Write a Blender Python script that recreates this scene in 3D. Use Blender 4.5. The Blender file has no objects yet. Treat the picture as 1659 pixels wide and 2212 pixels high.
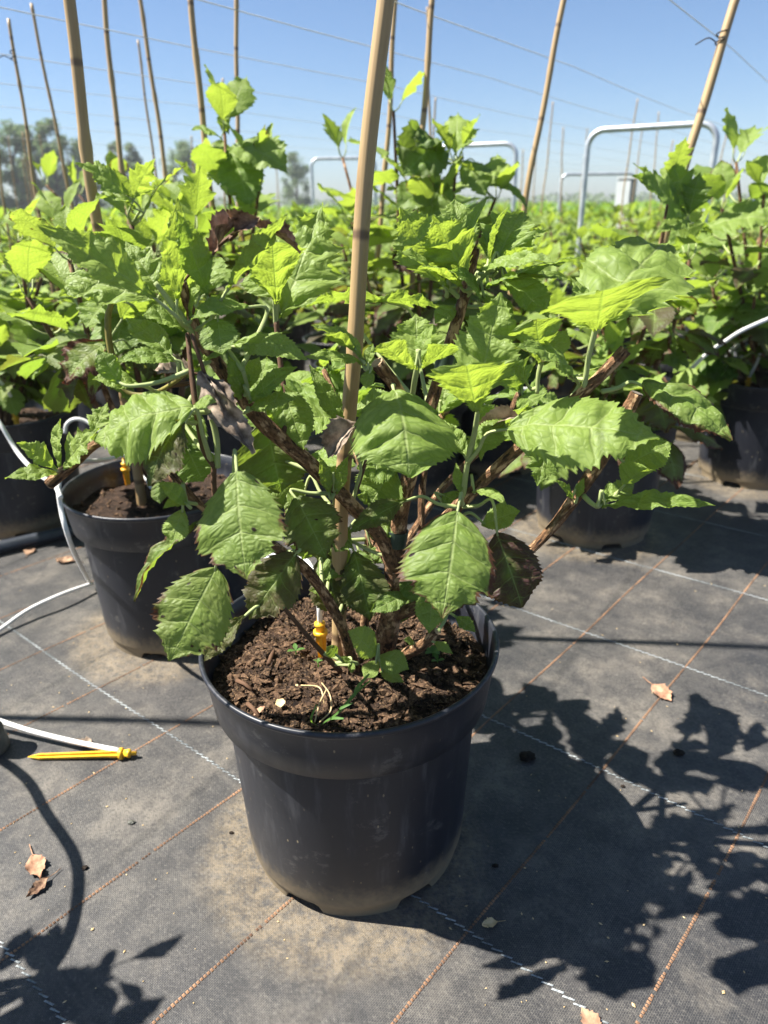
import bpy, bmesh, math, random
from mathutils import Vector, Matrix, noise

R = math.radians
scene = bpy.context.scene
col = scene.collection

# ------------------------------------------------------------------ camera
F, PITCH, ROLL, CAMH = 1550.0, R(23.2), R(0.8), 0.80      # F in pixels of a 1659 x 2212 picture
CX, CY = 829.5, 1106.0
cp, sp, cr, sr = math.cos(PITCH), math.sin(PITCH), math.cos(ROLL), math.sin(ROLL)
cam_d = bpy.data.cameras.new('camera')
cam = bpy.data.objects.new('camera', cam_d); col.objects.link(cam)
right = Vector((cr, -sr*sp, -sr*cp)); up = Vector((sr, cr*sp, cr*cp)); fwd = Vector((0, cp, -sp))
m = Matrix((right, up, -fwd)).transposed().to_4x4(); m.translation = (0, 0, CAMH)
cam.matrix_world = m
cam_d.sensor_fit = 'HORIZONTAL'; cam_d.sensor_width = 36.0; cam_d.lens = 36.0*F/1659.0
cam_d.clip_start = 0.02; cam_d.clip_end = 3000
cam_d.dof.use_dof = True; cam_d.dof.focus_distance = 0.76; cam_d.dof.aperture_fstop = 7.5
scene.camera = cam
scene.render.resolution_x, scene.render.resolution_y = 768, 1024

# ------------------------------------------------------------------ light
SUN_EL = R(55); LIGHT = Vector((1, -0.07, 0)).normalized()      # horizontal travel of the light
to_sun = Vector((-LIGHT.x*math.cos(SUN_EL), -LIGHT.y*math.cos(SUN_EL), math.sin(SUN_EL)))
world = bpy.data.worlds.new('World'); scene.world = world; world.use_nodes = True
wn = world.node_tree.nodes; wl = world.node_tree.links
bg = wn['Background']
sky = wn.new('ShaderNodeTexSky'); sky.sky_type = 'NISHITA'; sky.sun_disc = False
sky.sun_elevation = SUN_EL; sky.sun_rotation = math.atan2(to_sun.x, to_sun.y)
sky.altitude = 0; sky.air_density = 0.9; sky.dust_density = 0.6; sky.ozone_density = 7.0
wl.new(sky.outputs[0], bg.inputs[0]); bg.inputs[1].default_value = 0.050
sun_d = bpy.data.lights.new('sun', 'SUN'); sun_d.energy = 5.0; sun_d.angle = R(0.55); sun_d.color = (1.0, 0.955, 0.88)
sun = bpy.data.objects.new('sun', sun_d); col.objects.link(sun)
sun.rotation_euler = to_sun.to_track_quat('Z', 'Y').to_euler(); sun.location = (-3, 0, 6)
vs = scene.view_settings
vs.view_transform = 'Standard'; vs.look = 'None'; vs.exposure = 1.6; vs.gamma = 1.0; vs.use_curve_mapping = False

# ------------------------------------------------------------------ helpers
def ray(x, y):
    a, b = x-CX, y-CY
    X = cr*a - sr*b; Yp = -(sr*a + cr*b)
    return Vector((X, F*cp + Yp*sp, -F*sp + Yp*cp))/F
def at(x, y, Y):                       # the point at distance Y ahead that a pixel looks at
    d = ray(x, y); return Vector((0, 0, CAMH)) + d*(Y/d.y)
def on(x, y, z=0.0):                   # the point at height z that a pixel looks at
    d = ray(x, y); return Vector((0, 0, CAMH)) + d*((z-CAMH)/d.z)
def depth(p): return p.y*cp + (CAMH-p.z)*sp

def tag(o, label=None, cat=None, group=None, kind=None):
    if label: o['label'] = label
    if cat: o['category'] = cat
    if group: o['group'] = group
    if kind: o['kind'] = kind
    return o
def empty(name, loc=(0, 0, 0), rz=0.0):
    o = bpy.data.objects.new(name, None); col.objects.link(o); o.location = loc; o.rotation_euler.z = rz
    o.empty_display_size = 0.05; return o
def child(o, parent):
    o.parent = parent
    o.matrix_parent_inverse = parent.matrix_basis.inverted() if parent else Matrix()
    return o
def new_obj(name, mesh, parent=None, world_space=True):
    o = bpy.data.objects.new(name, mesh); col.objects.link(o)
    if parent is not None:
        if world_space: child(o, parent)
        else: o.parent = parent
    return o

class MB:
    """collects geometry with uv and material index"""
    def __init__(s): s.v = []; s.f = []; s.uv = []; s.mi = []
    def add(s, verts, faces, uvs=None, mi=0):
        o = len(s.v); s.v.extend([tuple(p) for p in verts])
        for f in faces:
            s.f.append(tuple(i+o for i in f)); s.mi.append(mi)
            s.uv.extend([uvs[i] if uvs else (0.5, 0.0) for i in f])
    def mesh(s, name, mats, smooth=True):
        me = bpy.data.meshes.new(name); me.from_pydata(s.v, [], s.f)
        for m_ in mats: me.materials.append(m_)
        me.polygons.foreach_set('material_index', s.mi)
        me.polygons.foreach_set('use_smooth', [smooth]*len(s.f))
        u = me.uv_layers.new(name='UVMap'); u.data.foreach_set('uv', [c for p in s.uv for c in p])
        me.update(); return me
    def build(s, name, mats, parent=None, smooth=True):
        return new_obj(name, s.mesh(name, mats if isinstance(mats, list) else [mats], smooth), parent)
    # --- shapes
    def tube(s, pts, rad, seg=10, mi=0, cap=True, uvscale=1.0, rough=0.0, seed=0.0):
        pts = [Vector(p) for p in pts]; n = len(pts)
        if not hasattr(rad, '__len__'): rad = [rad]*n
        t0 = (pts[1]-pts[0]).normalized()
        ref = Vector((0, 0, 1)) if abs(t0.z) < 0.9 else Vector((1, 0, 0))
        a = t0.cross(ref).normalized(); verts = []; uvs = []; faces = []; acc = 0.0
        for i, p in enumerate(pts):
            t = (pts[min(i+1, n-1)]-pts[max(i-1, 0)]).normalized()
            a = (a - t*a.dot(t)).normalized(); b = t.cross(a)
            if i: acc += (p-pts[i-1]).length
            for j in range(seg+1):
                th = 2*math.pi*j/seg; d = a*math.cos(th)+b*math.sin(th); r = rad[i]
                if rough:
                    q = (j % seg)/seg*2*math.pi
                    k = noise.noise(Vector((math.cos(q)*1.3+seed, math.sin(q)*1.3, acc*28)))
                    k2 = noise.noise(Vector((math.cos(q)*3+seed, math.sin(q)*3+7, acc*70)))
                    r *= 1 + rough*(k + 0.5*k2)
                verts.append(p+d*r); uvs.append((j/seg, acc*uvscale))
        w = seg+1
        for i in range(n-1):
            for j in range(seg):
                faces.append((i*w+j, i*w+j+1, (i+1)*w+j+1, (i+1)*w+j))
        if cap:
            verts += [pts[0], pts[-1]]; uvs += [(0.5, 0), (0.5, acc)]
            c0, c1 = len(verts)-2, len(verts)-1
            for j in range(seg):
                faces.append((c0, j+1, j)); faces.append((c1, (n-1)*w+j, (n-1)*w+j+1))
        s.add(verts, faces, uvs, mi)
    def lathe(s, prof, seg=64, c=(0, 0, 0), mi=0):
        verts = []; uvs = []; faces = []; w = seg+1
        for k, (r, z) in enumerate(prof):
            for j in range(w):
                th = 2*math.pi*j/seg; verts.append((c[0]+r*math.cos(th), c[1]+r*math.sin(th), c[2]+z)); uvs.append((j/seg, z))
        for k in range(len(prof)-1):
            for j in range(seg): faces.append((k*w+j, k*w+j+1, (k+1)*w+j+1, (k+1)*w+j))
        s.add(verts, faces, uvs, mi)
    def box(s, c, sx, sy, sz, mat=None, mi=0):
        M = mat or Matrix()
        vv = [M @ Vector((x*sx/2, y*sy/2, z*sz/2))+Vector(c) for x in (-1, 1) for y in (-1, 1) for z in (-1, 1)]
        s.add(vv, [(0, 1, 3, 2), (4, 6, 7, 5), (0, 4, 5, 1), (2, 3, 7, 6), (0, 2, 6, 4), (1, 5, 7, 3)], None, mi)

def smooth_path(pts, per=6):
    pts = [Vector(p) for p in pts]
    if len(pts) < 3:
        return [pts[0].lerp(pts[-1], i/per) for i in range(per+1)]
    out = []; P = [pts[0]*2-pts[1]]+pts+[pts[-1]*2-pts[-2]]
    for i in range(1, len(P)-2):
        p0, p1, p2, p3 = P[i-1:i+3]
        for k in range(per):
            t = k/per
            out.append(0.5*((2*p1)+(p2-p0)*t+(2*p0-5*p1+4*p2-p3)*t*t+(3*p1-p0-3*p2+p3)*t**3))
    out.append(pts[-1]); return out
def lerp_list(vals, n):
    out = []
    for i in range(n):
        x = i/(n-1)*(len(vals)-1); k = min(int(x), len(vals)-2); out.append(vals[k]+(vals[k+1]-vals[k])*(x-k))
    return out

# ------------------------------------------------------------------ materials
MATS = {}
class NT:
    def __init__(s, name):
        s.m = bpy.data.materials.new(name); s.m.use_nodes = True; s.t = s.m.node_tree
        s.t.nodes.clear(); s.out = s.n('ShaderNodeOutputMaterial'); MATS[name] = s.m
    def n(s, typ, **kw):
        x = s.t.nodes.new(typ)
        for k, v in kw.items(): setattr(x, k, v)
        return x
    def l(s, a, b): s.t.links.new(a, b)
    def val(s, node, i, v):
        if hasattr(v, 'is_linked') or hasattr(v, 'links'): s.l(v, node.inputs[i])
        else: node.inputs[i].default_value = v
    def math(s, op, a, b=None, c=None, clamp=False):
        x = s.n('ShaderNodeMath', operation=op); x.use_clamp = clamp; s.val(x, 0, a)
        if b is not None: s.val(x, 1, b)
        if c is not None: s.val(x, 2, c)
        return x.outputs[0]
    def mix(s, fac, a, b):
        x = s.n('ShaderNodeMix', data_type='RGBA'); s.val(x, 0, fac)
        for i, v in ((6, a), (7, b)):
            if isinstance(v, tuple): x.inputs[i].default_value = (*v[:3], 1)
            else: s.l(v, x.inputs[i])
        return x.outputs[2]
    def ramp(s, fac, a, b, smooth=True):
        x = s.n('ShaderNodeMapRange', interpolation_type='SMOOTHSTEP' if smooth else 'LINEAR'); s.val(x, 0, fac)
        x.inputs[1].default_value = min(a, b); x.inputs[2].default_value = max(a, b)
        if a > b: x.inputs[3].default_value = 1.0; x.inputs[4].default_value = 0.0
        return x.outputs[0]
    def noise(s, vec, scale, detail=4, rough=0.55, out=0):
        x = s.n('ShaderNodeTexNoise'); x.inputs['Scale'].default_value = scale
        x.inputs['Detail'].default_value = detail; x.inputs['Roughness'].default_value = rough
        if vec is not None: s.l(vec, x.inputs['Vector'])
        return x.outputs[out]
    def voro(s, vec, scale, feature='F1', out='Distance', rnd=1.0):
        x = s.n('ShaderNodeTexVoronoi', feature=feature); x.inputs['Scale'].default_value = scale
        x.inputs['Randomness'].default_value = rnd
        if vec is not None: s.l(vec, x.inputs['Vector'])
        return x.outputs[out]
    def mapping(s, vec, scale=(1, 1, 1), rot=(0, 0, 0), loc=(0, 0, 0)):
        x = s.n('ShaderNodeMapping'); s.l(vec, x.inputs[0]); x.inputs['Scale'].default_value = scale
        x.inputs['Rotation'].default_value = rot; x.inputs['Location'].default_value = loc; return x.outputs[0]
    def bump(s, h, strength=0.5, dist=0.002, prev=None):
        x = s.n('ShaderNodeBump'); x.inputs['Strength'].default_value = strength; x.inputs['Distance'].default_value = dist
        s.l(h, x.inputs['Height'])
        if prev is not None: s.l(prev, x.inputs['Normal'])
        return x.outputs[0]
    def bsdf(s, color, rough=0.6, spec=0.4, normal=None, metal=0.0):
        x = s.n('ShaderNodeBsdfPrincipled')
        for k, v in (('Base Color', color), ('Roughness', rough), ('Specular IOR Level', spec), ('Metallic', metal)):
            if isinstance(v, tuple): x.inputs[k].default_value = (*v[:3], 1)
            elif isinstance(v, (int, float)): x.inputs[k].default_value = v
            else: s.l(v, x.inputs[k])
        if normal is not None: s.l(normal, x.inputs['Normal'])
        return x.outputs[0]
    def finish(s, sh): s.l(sh, s.out.inputs[0]); return s.m
    def obj(s): return s.n('ShaderNodeTexCoord').outputs['Object']
    def geo(s): return s.n('ShaderNodeNewGeometry').outputs['Position']
    def uv(s): return s.n('ShaderNodeTexCoord').outputs['UV']

def make_leaf_mat(name, mode):
    """mode 'plant': object colour = (browning, youth, purple);  'tree': plain foliage"""
    T = NT(name)
    oi = T.n('ShaderNodeObjectInfo'); sepc = T.n('ShaderNodeSeparateColor'); T.l(oi.outputs['Color'], sepc.inputs[0])
    brown, young, purple = sepc.outputs
    rnd = oi.outputs['Random']
    uv = T.uv(); su = T.n('ShaderNodeSeparateXYZ'); T.l(uv, su.inputs[0]); u, v = su.outputs[0], su.outputs[1]
    s_ = T.math('MULTIPLY', T.math('ABSOLUTE', T.math('SUBTRACT', u, 0.5)), 2.0)
    off = T.n('ShaderNodeVectorMath', operation='ADD'); T.l(uv, off.inputs[0])
    cb = T.n('ShaderNodeCombineXYZ'); T.l(T.math('MULTIPLY', rnd, 37.0), cb.inputs[0]); T.l(T.math('MULTIPLY', rnd, 11.0), cb.inputs[2]); T.l(cb.outputs[0], off.inputs[1])
    ruv = off.outputs[0]
    # veins: midrib and the laterals that run along constant v
    mid = T.math('SUBTRACT', 1.0, T.ramp(s_, 0.0, 0.055))
    vw = T.math('ADD', v, T.math('MULTIPLY', T.math('SUBTRACT', T.noise(ruv, 2.2, 2), 0.5), 0.10))
    pp = T.math('PINGPONG', T.math('MULTIPLY_ADD', T.math('POWER', T.math('MAXIMUM', vw, 0.0), 0.8), 4.2, 0.25), 0.5)
    lat = T.math('MULTIPLY', T.math('SUBTRACT', 1.0, T.ramp(pp, 0.0, 0.055)), T.math('SUBTRACT', 1.0, T.math('MULTIPLY', s_, 0.75)))
    cells = T.voro(T.mapping(ruv, (8.5, 17.0, 1)), 1.0, 'DISTANCE_TO_EDGE')
    ter = T.math('MULTIPLY', T.math('SUBTRACT', 1.0, T.ramp(cells, 0.0, 0.09)), 0.35)
    vein = T.math('MAXIMUM', T.math('MAXIMUM', mid, lat), ter)
    # colour
    n1 = T.noise(ruv, 3.0, 3); n2 = T.noise(ruv, 22.0, 3)
    old = T.mix(n1, (0.100, 0.180, 0.030), (0.170, 0.265, 0.055))
    fresh = T.mix(n1, (0.265, 0.375, 0.065), (0.355, 0.450, 0.115))
    yc = T.math('ADD', young, T.math('MULTIPLY', T.math('SUBTRACT', rnd, 0.5), 0.25), clamp=True)
    base = T.mix(yc, old, fresh)
    base = T.mix(T.math('MULTIPLY', T.ramp(n2, 0.35, 0.75), 0.22), base, (0.26, 0.36, 0.11))
    base = T.mix(T.math('MULTIPLY', T.ramp(cells, 0.12, 0.40), 0.25), base, (0.38, 0.48, 0.16))
    base = T.mix(T.math('MULTIPLY', T.math('SUBTRACT', 1.0, T.ramp(cells, 0.0, 0.07)), 0.30), base, (0.05, 0.11, 0.015))
    base = T.mix(T.math('MULTIPLY', T.math('MAXIMUM', mid, lat), 0.62), base, (0.42, 0.50, 0.19))
    # purple cast
    pm = T.math('MULTIPLY', purple, T.ramp(T.math('ADD', T.math('MULTIPLY', s_, 0.35), T.math('ADD', n1, T.math('MULTIPLY', purple, 0.3))), 0.45, 0.95), clamp=True)
    pm = T.math('MULTIPLY', pm, T.math('SUBTRACT', 1.0, T.math('MULTIPLY', vein, 0.5)))
    base = T.mix(pm, base, (0.075, 0.034, 0.036))
    # brown margin and blotches
    nb = T.noise(ruv, 5.0, 5, 0.65)
    edge = T.math('MAXIMUM', s_, T.math('MULTIPLY', v, 0.93))
    bm = T.ramp(T.math('ADD', T.math('MULTIPLY', edge, 0.9), T.math('ADD', T.math('MULTIPLY', nb, 0.75), T.math('MULTIPLY', brown, 0.42))), 1.36, 1.50)
    bm = T.math('MULTIPLY', bm, T.ramp(brown, 0.02, 0.25))
    spots = T.math('SUBTRACT', 1.0, T.ramp(T.math('ADD', T.voro(T.mapping(ruv, (3.3, 5.5, 1)), 1.0), T.math('MULTIPLY', n2, 0.12)), 0.13, 0.20))
    spots = T.math('MULTIPLY', spots, T.ramp(brown, 0.15, 0.5))
    bcol = T.mix(T.noise(ruv, 14.0, 3), (0.035, 0.016, 0.012), (0.20, 0.095, 0.045))
    base = T.mix(bm, base, bcol)
    base = T.mix(spots, base, (0.022, 0.010, 0.012))
    dead = T.math('MAXIMUM', T.math('MAXIMUM', bm, spots), T.math('MULTIPLY', pm, 0.75))
    # relief
    puff = T.ramp(cells, 0.0, 0.35)
    h = T.math('SUBTRACT', T.math('ADD', T.math('MULTIPLY', puff, 0.55), T.math('MULTIPLY', n2, 0.25)), T.math('MULTIPLY', T.math('MAXIMUM', mid, lat), 0.7))
    nrm = T.bump(h, 0.42, 0.0022)
    rough = T.math('MULTIPLY_ADD', n2, 0.2, 0.42)
    sh = T.bsdf(base, rough, 0.35, nrm)
    tr = T.n('ShaderNodeBsdfTranslucent'); T.l(nrm, tr.inputs[1])
    tcol = T.mix(yc, (0.21, 0.33, 0.030), (0.37, 0.48, 0.050))
    tcol = T.mix(T.math('MULTIPLY', vein, 0.5), tcol, (0.16, 0.26, 0.03))
    tcol = T.mix(dead, tcol, (0.075, 0.022, 0.010))
    T.l(tcol, tr.inputs[0])
    ms = T.n('ShaderNodeMixShader'); ms.inputs[0].default_value = 0.52
    T.l(sh, ms.inputs[1]); T.l(tr.outputs[0], ms.inputs[2])
    return T.finish(ms.outputs[0])
M_LEAF = make_leaf_mat('hydrangea_leaf', 'plant')

def simple_translucent(name, c1, c2, tc, scale=30, mixf=0.35):
    T = NT(name); oi = T.n('ShaderNodeObjectInfo')
    n = T.noise(T.geo(), scale, 2)
    base = T.mix(n, c1, c2)
    tr = T.n('ShaderNodeBsdfTranslucent'); tr.inputs[0].default_value = (*tc, 1)
    ms = T.n('ShaderNodeMixShader'); ms.inputs[0].default_value = mixf
    T.l(T.bsdf(base, 0.55, 0.3), ms.inputs[1]); T.l(tr.outputs[0], ms.inputs[2]); return T.finish(ms.outputs[0])
M_FAR = simple_translucent('field_leaf', (0.06, 0.15, 0.022), (0.17, 0.30, 0.055), (0.28, 0.44, 0.03), 5, 0.45)
M_TREE = simple_translucent('tree_leaf', (0.12, 0.18, 0.09), (0.18, 0.25, 0.13), (0.20, 0.28, 0.12), 1.2, 0.45)
M_WEED = simple_translucent('weed_leaf', (0.07, 0.17, 0.035), (0.13, 0.25, 0.06), (0.25, 0.42, 0.05), 60, 0.4)

T = NT('green_stem'); n = T.noise(T.mapping(T.uv(), (3, 60, 1)), 1.0, 3)
M_STEM = T.finish(T.bsdf(T.mix(n, (0.22, 0.28, 0.08), (0.38, 0.42, 0.20)), 0.6, 0.3, T.bump(n, 0.3, 0.001)))
T = NT('olive_stem'); n = T.noise(T.mapping(T.uv(), (4, 40, 1)), 1.0, 4)
M_OLIVE = T.finish(T.bsdf(T.mix(T.ramp(n, 0.3, 0.7), (0.13, 0.11, 0.025), (0.24, 0.21, 0.05)), 0.65, 0.25, T.bump(n, 0.3, 0.001)))
T = NT('twig'); n = T.noise(T.mapping(T.uv(), (4, 90, 1)), 1.0, 4)
M_TWIG = T.finish(T.bsdf(T.mix(n, (0.05, 0.028, 0.018), (0.17, 0.095, 0.055)), 0.75, 0.2, T.bump(n, 0.5, 0.001)))

T = NT('peeling_bark'); uv = T.uv()
n1 = T.noise(T.mapping(uv, (4.5, 42, 1)), 1.0, 6, 0.65); n2 = T.noise(T.mapping(uv, (13, 120, 1)), 1.0, 4, 0.6); n3 = T.noise(T.mapping(uv, (2, 7, 1)), 1.0, 3)
c = T.mix(T.ramp(n2, 0.3, 0.7), (0.065, 0.035, 0.020), (0.27, 0.145, 0.072))
c = T.mix(T.ramp(n1, 0.52, 0.60), c, (0.44, 0.28, 0.155))
c = T.mix(T.ramp(n3, 0.58, 0.70), c, (0.10, 0.085, 0.045))
c = T.mix(T.math('SUBTRACT', 1.0, T.ramp(n1, 0.36, 0.43)), c, (0.022, 0.014, 0.010))
h = T.math('ADD', T.ramp(n1, 0.40, 0.58), T.math('MULTIPLY', n2, 0.5))
M_BARK = T.finish(T.bsdf(c, 0.8, 0.2, T.bump(h, 0.9, 0.002)))
T = NT('cut_wood'); n = T.noise(T.obj(), 220, 3)
M_CUT = T.finish(T.bsdf(T.mix(n, (0.30, 0.19, 0.10), (0.50, 0.36, 0.22)), 0.8, 0.2))
T = NT('weathered_cut_wood'); n = T.noise(T.obj(), 220, 3)
M_CUTG = T.finish(T.bsdf(T.mix(n, (0.09, 0.075, 0.06), (0.24, 0.20, 0.16)), 0.85, 0.2))

T = NT('bamboo'); uv = T.uv(); oi = T.n('ShaderNodeObjectInfo')
st = T.noise(T.mapping(uv, (26, 1.6, 1)), 1.0, 4, 0.6); bl = T.noise(T.mapping(uv, (3, 9, 1)), 1.0, 4, 0.6)
c = T.mix(st, (0.27, 0.175, 0.075), (0.46, 0.325, 0.160))
c = T.mix(T.math('MULTIPLY', T.ramp(bl, 0.50, 0.66), 0.6), c, (0.20, 0.115, 0.050))
sep = T.n('ShaderNodeSeparateXYZ'); T.l(uv, sep.inputs[0])
pp = T.math('PINGPONG', T.math('ADD', sep.outputs[1], 0.115), 0.115)
ring = T.math('SUBTRACT', 1.0, T.ramp(T.math('ADD', pp, T.math('MULTIPLY', bl, 0.006)), 0.0045, 0.0105))
c = T.mix(T.math('MULTIPLY', ring, 0.95), c, (0.10, 0.058, 0.032))
c = T.mix(T.math('MULTIPLY', oi.outputs['Random'], 0.35), c, (0.36, 0.25, 0.14))
M_CANE = T.finish(T.bsdf(c, 0.5, 0.4, T.bump(st, 0.25, 0.001)))

def pot_mat(name, dusty):
    T = NT(name); P = T.obj(); sep = T.n('ShaderNodeSeparateXYZ'); T.l(P, sep.inputs[0]); z = sep.outputs[2]
    n1 = T.noise(P, 14, 5, 0.6); n2 = T.noise(T.mapping(P, (60, 60, 9)), 1.0, 4, 0.6); n3 = T.noise(P, 120, 3)
    c = T.mix(n1, (0.010, 0.0112, 0.0160), (0.018, 0.0198, 0.027))
    # scuffs and watermarks
    c = T.mix(T.math('MULTIPLY', T.ramp(n2, 0.52, 0.74), 0.55), c, (0.085, 0.085, 0.09))
    n4 = T.noise(T.mapping(P, (22, 22, 30)), 1.0, 6, 0.75); c = T.mix(T.math('MULTIPLY', T.ramp(n4, 0.58, 0.66), 0.40), c, (0.13, 0.125, 0.115))
    # splashed dust towards the foot
    low = T.math('SUBTRACT', 1.0, T.ramp(z, 0.005, 0.105))
    d = T.ramp(T.math('ADD', T.math('MULTIPLY', low, 0.75), T.math('ADD', T.math('MULTIPLY', n1, 0.35), T.math('MULTIPLY', n3, 0.35))), 0.66, 1.12)
    c = T.mix(T.math('MULTIPLY', d, dusty), c, (0.20, 0.155, 0.095))
    sp1 = T.math('SUBTRACT', 1.0, T.ramp(T.voro(T.mapping(P, (1, 1, 0.5)), 78), 0.06, 0.11))
    sp1 = T.math('MULTIPLY', sp1, T.ramp(n1, 0.35, 0.70))
    c = T.mix(T.math('MULTIPLY', sp1, 0.8*dusty), c, (0.36, 0.29, 0.17))
    r = T.math('ADD', T.math('MULTIPLY_ADD', n2, 0.25, 0.30), T.math('MULTIPLY', d, 0.3))
    return T.finish(T.bsdf(c, r, 0.5, T.bump(n3, 0.08, 0.001)))
M_POT = pot_mat('black_pot_plastic', 1.0)

T = NT('potting_soil'); P = T.geo(); n1 = T.noise(P, 70, 6, 0.7); n2 = T.noise(P, 260, 4, 0.65); n3 = T.noise(P, 9, 3)
c = T.mix(T.ramp(n1, 0.3, 0.7), (0.010, 0.007, 0.0055), (0.060, 0.037, 0.025))
c = T.mix(T.math('MULTIPLY', T.ramp(n2, 0.55, 0.75), 0.6), c, (0.20, 0.12, 0.07))
M_SOIL = T.finish(T.bsdf(c, 0.92, 0.15, T.bump(T.math('ADD', n1, T.math('MULTIPLY', n2, 0.6)), 1.0, 0.006)))
T = NT('bark_crumb'); P = T.geo(); n1 = T.noise(P, 55, 2); n2 = T.noise(P, 400, 3)
c = T.mix(T.ramp(n1, 0.35, 0.7), (0.015, 0.010, 0.007), (0.100, 0.060, 0.037))
M_CRUMB = T.finish(T.bsdf(T.mix(T.ramp(n2, 0.45, 0.8), c, (0.25, 0.155, 0.085)), 0.9, 0.15, T.bump(n2, 0.8, 0.002)))

TH_O = R(48.7); TH_W = R(-38.5)
POT_XY = [(-0.044, 0.752), (-0.43, 1.30), (-1.0, 1.86), (0.555, 1.75), (1.15, 2.13)]
T = NT('woven_ground_fabric'); P = T.geo()
Q = T.mapping(P, (1, 1, 1), (0, 0, -TH_O))
wob = T.noise(P, 40, 2, 0.5, out=1)
va = T.n('ShaderNodeVectorMath', operation='MULTIPLY_ADD'); T.l(wob, va.inputs[0]); va.inputs[1].default_value = (0.0016, 0.0016, 0); T.l(Q, va.inputs[2])
br = T.n('ShaderNodeTexBrick'); br.offset = 0.5; T.l(va.outputs[0], br.inputs['Vector'])
br.inputs['Scale'].default_value = 1.0; br.inputs['Brick Width'].default_value = 0.0034; br.inputs['Row Height'].default_value = 0.0023
br.inputs['Mortar Size'].default_value = 0.00045; br.inputs['Mortar Smooth'].default_value = 0.4
br.inputs['Color1'].default_value = (0.0, 0, 0, 1); br.inputs['Color2'].default_value = (0.35, 0.35, 0.35, 1); br.inputs['Mortar'].default_value = (1, 1, 1, 1)
weave = br.outputs['Color']; sw = T.n('ShaderNodeSeparateColor'); T.l(weave, sw.inputs[0]); wv = sw.outputs[0]
n1 = T.noise(P, 3.2, 5, 0.62); n2 = T.noise(T.mapping(P, (1, 1, 1), (0, 0, -TH_W)), 11, 5, 0.65); n3 = T.noise(T.mapping(Q, (10, 70, 1)), 1.0, 3)
n4 = T.noise(P, 260, 3, 0.7); n5 = T.noise(T.mapping(Q, (90, 7, 1)), 1.0, 3)
dust = T.math('ADD', T.math('MULTIPLY', n1, 0.75), T.math('MULTIPLY', n2, 0.5))
ringsum = None
for k, (px, py) in enumerate(POT_XY):
    dv = T.n('ShaderNodeVectorMath', operation='DISTANCE'); T.l(P, dv.inputs[0]); dv.inputs[1].default_value = (px-0.015, py-0.03, 0)
    a = T.math('SUBTRACT', 1.0, T.ramp(dv.outputs['Value'], 0.13, 0.25))
    ringsum = a if ringsum is None else T.math('MAXIMUM', ringsum, a)
base = T.mix(T.ramp(dust, 0.45, 0.85), (0.026, 0.027, 0.030), (0.074, 0.070, 0.066))
base = T.mix(T.math('MULTIPLY', T.ramp(n3, 0.42, 0.70), 0.45), base, (0.036, 0.036, 0.040))
base = T.mix(T.math('MULTIPLY', T.ramp(n5, 0.48, 0.72), 0.45), base, (0.11, 0.10, 0.09))
base = T.mix(T.math('MULTIPLY', T.ramp(T.math('ADD', T.math('MULTIPLY', n2, 0.9), T.math('MULTIPLY', n1, 0.35)), 0.60, 0.86), 0.55), base, (0.22, 0.19, 0.15))
mud = T.ramp(T.math('ADD', T.math('MULTIPLY', ringsum, 0.62), T.math('MULTIPLY', T.math('ADD', n2, n1), 0.36)), 0.50, 0.92)
mud = T.math('MULTIPLY', mud, T.math('MULTIPLY_ADD', wv, 0.55, 0.50), clamp=True)
n8 = T.noise(P, 75, 5, 0.75)
mud = T.math('MULTIPLY', mud, T.ramp(n8, 0.30, 0.62))
base = T.mix(T.math('MULTIPLY', mud, 0.95), base, (0.34, 0.255, 0.145))
thr = T.math('MULTIPLY', T.ramp(wv, 0.15, 0.9), 0.75)
base = T.mix(thr, base, T.mix(T.ramp(dust, 0.40, 0.85), (0.060, 0.060, 0.060), (0.200, 0.182, 0.155)))
n6 = T.noise(T.mapping(Q, (330, 190, 1)), 1.0, 2, 0.6); n7 = T.noise(T.mapping(P, (1, 1, 1), (0, 0, .3)), 34, 4, 0.7)
base = T.mix(T.math('MULTIPLY', T.ramp(n7, 0.40, 0.66), 0.42), base, (0.022, 0.022, 0.025))
base = T.mix(T.math('MULTIPLY', T.ramp(n6, 0.50, 0.30), 0.45), base, (0.016, 0.016, 0.018))
base = T.mix(T.math('MULTIPLY', T.ramp(n6, 0.54, 0.74), 0.42), base, (0.21, 0.195, 0.17))
base = T.mix(T.math('MULTIPLY', T.ramp(n4, 0.62, 0.8), 0.5), base, (0.20, 0.17, 0.13))
hgt = T.math('SUBTRACT', T.math('MULTIPLY', n4, 0.2), wv)
M_FABRIC = T.finish(T.bsdf(base, T.math('MULTIPLY_ADD', dust, 0.25, 0.36), 0.45, T.bump(T.math('ADD', T.math('MULTIPLY', n1, 1.5), hgt), 0.9, 0.0018)))

def flat(name, c1, c2, rough=0.6, spec=0.4, scale=40, metal=0.0, b=0.1):
    T = NT(name); n = T.noise(T.geo(), scale, 4, 0.6)
    return T.finish(T.bsdf(T.mix(T.ramp(n, 0.3, 0.7), c1, c2), rough, spec, T.bump(n, b, 0.001), metal))
M_ORANGE = flat('orange_thread', (0.10, 0.062, 0.042), (0.33, 0.185, 0.105), 0.7, 0.2, 14)
M_WHITE = flat('white_thread', (0.11, 0.125, 0.13), (0.36, 0.385, 0.385), 0.6, 0.3, 14)
M_TUBE = flat('white_drip_tube', (0.60, 0.60, 0.58), (0.74, 0.73, 0.70), 0.4, 0.5, 30)
M_YELLOW = flat('yellow_plastic', (0.72, 0.36, 0.015), (0.82, 0.47, 0.03), 0.4, 0.5, 60)
M_PIPE = flat('dark_supply_pipe', (0.018, 0.022, 0.030), (0.035, 0.042, 0.055), 0.4, 0.5, 30)
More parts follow.
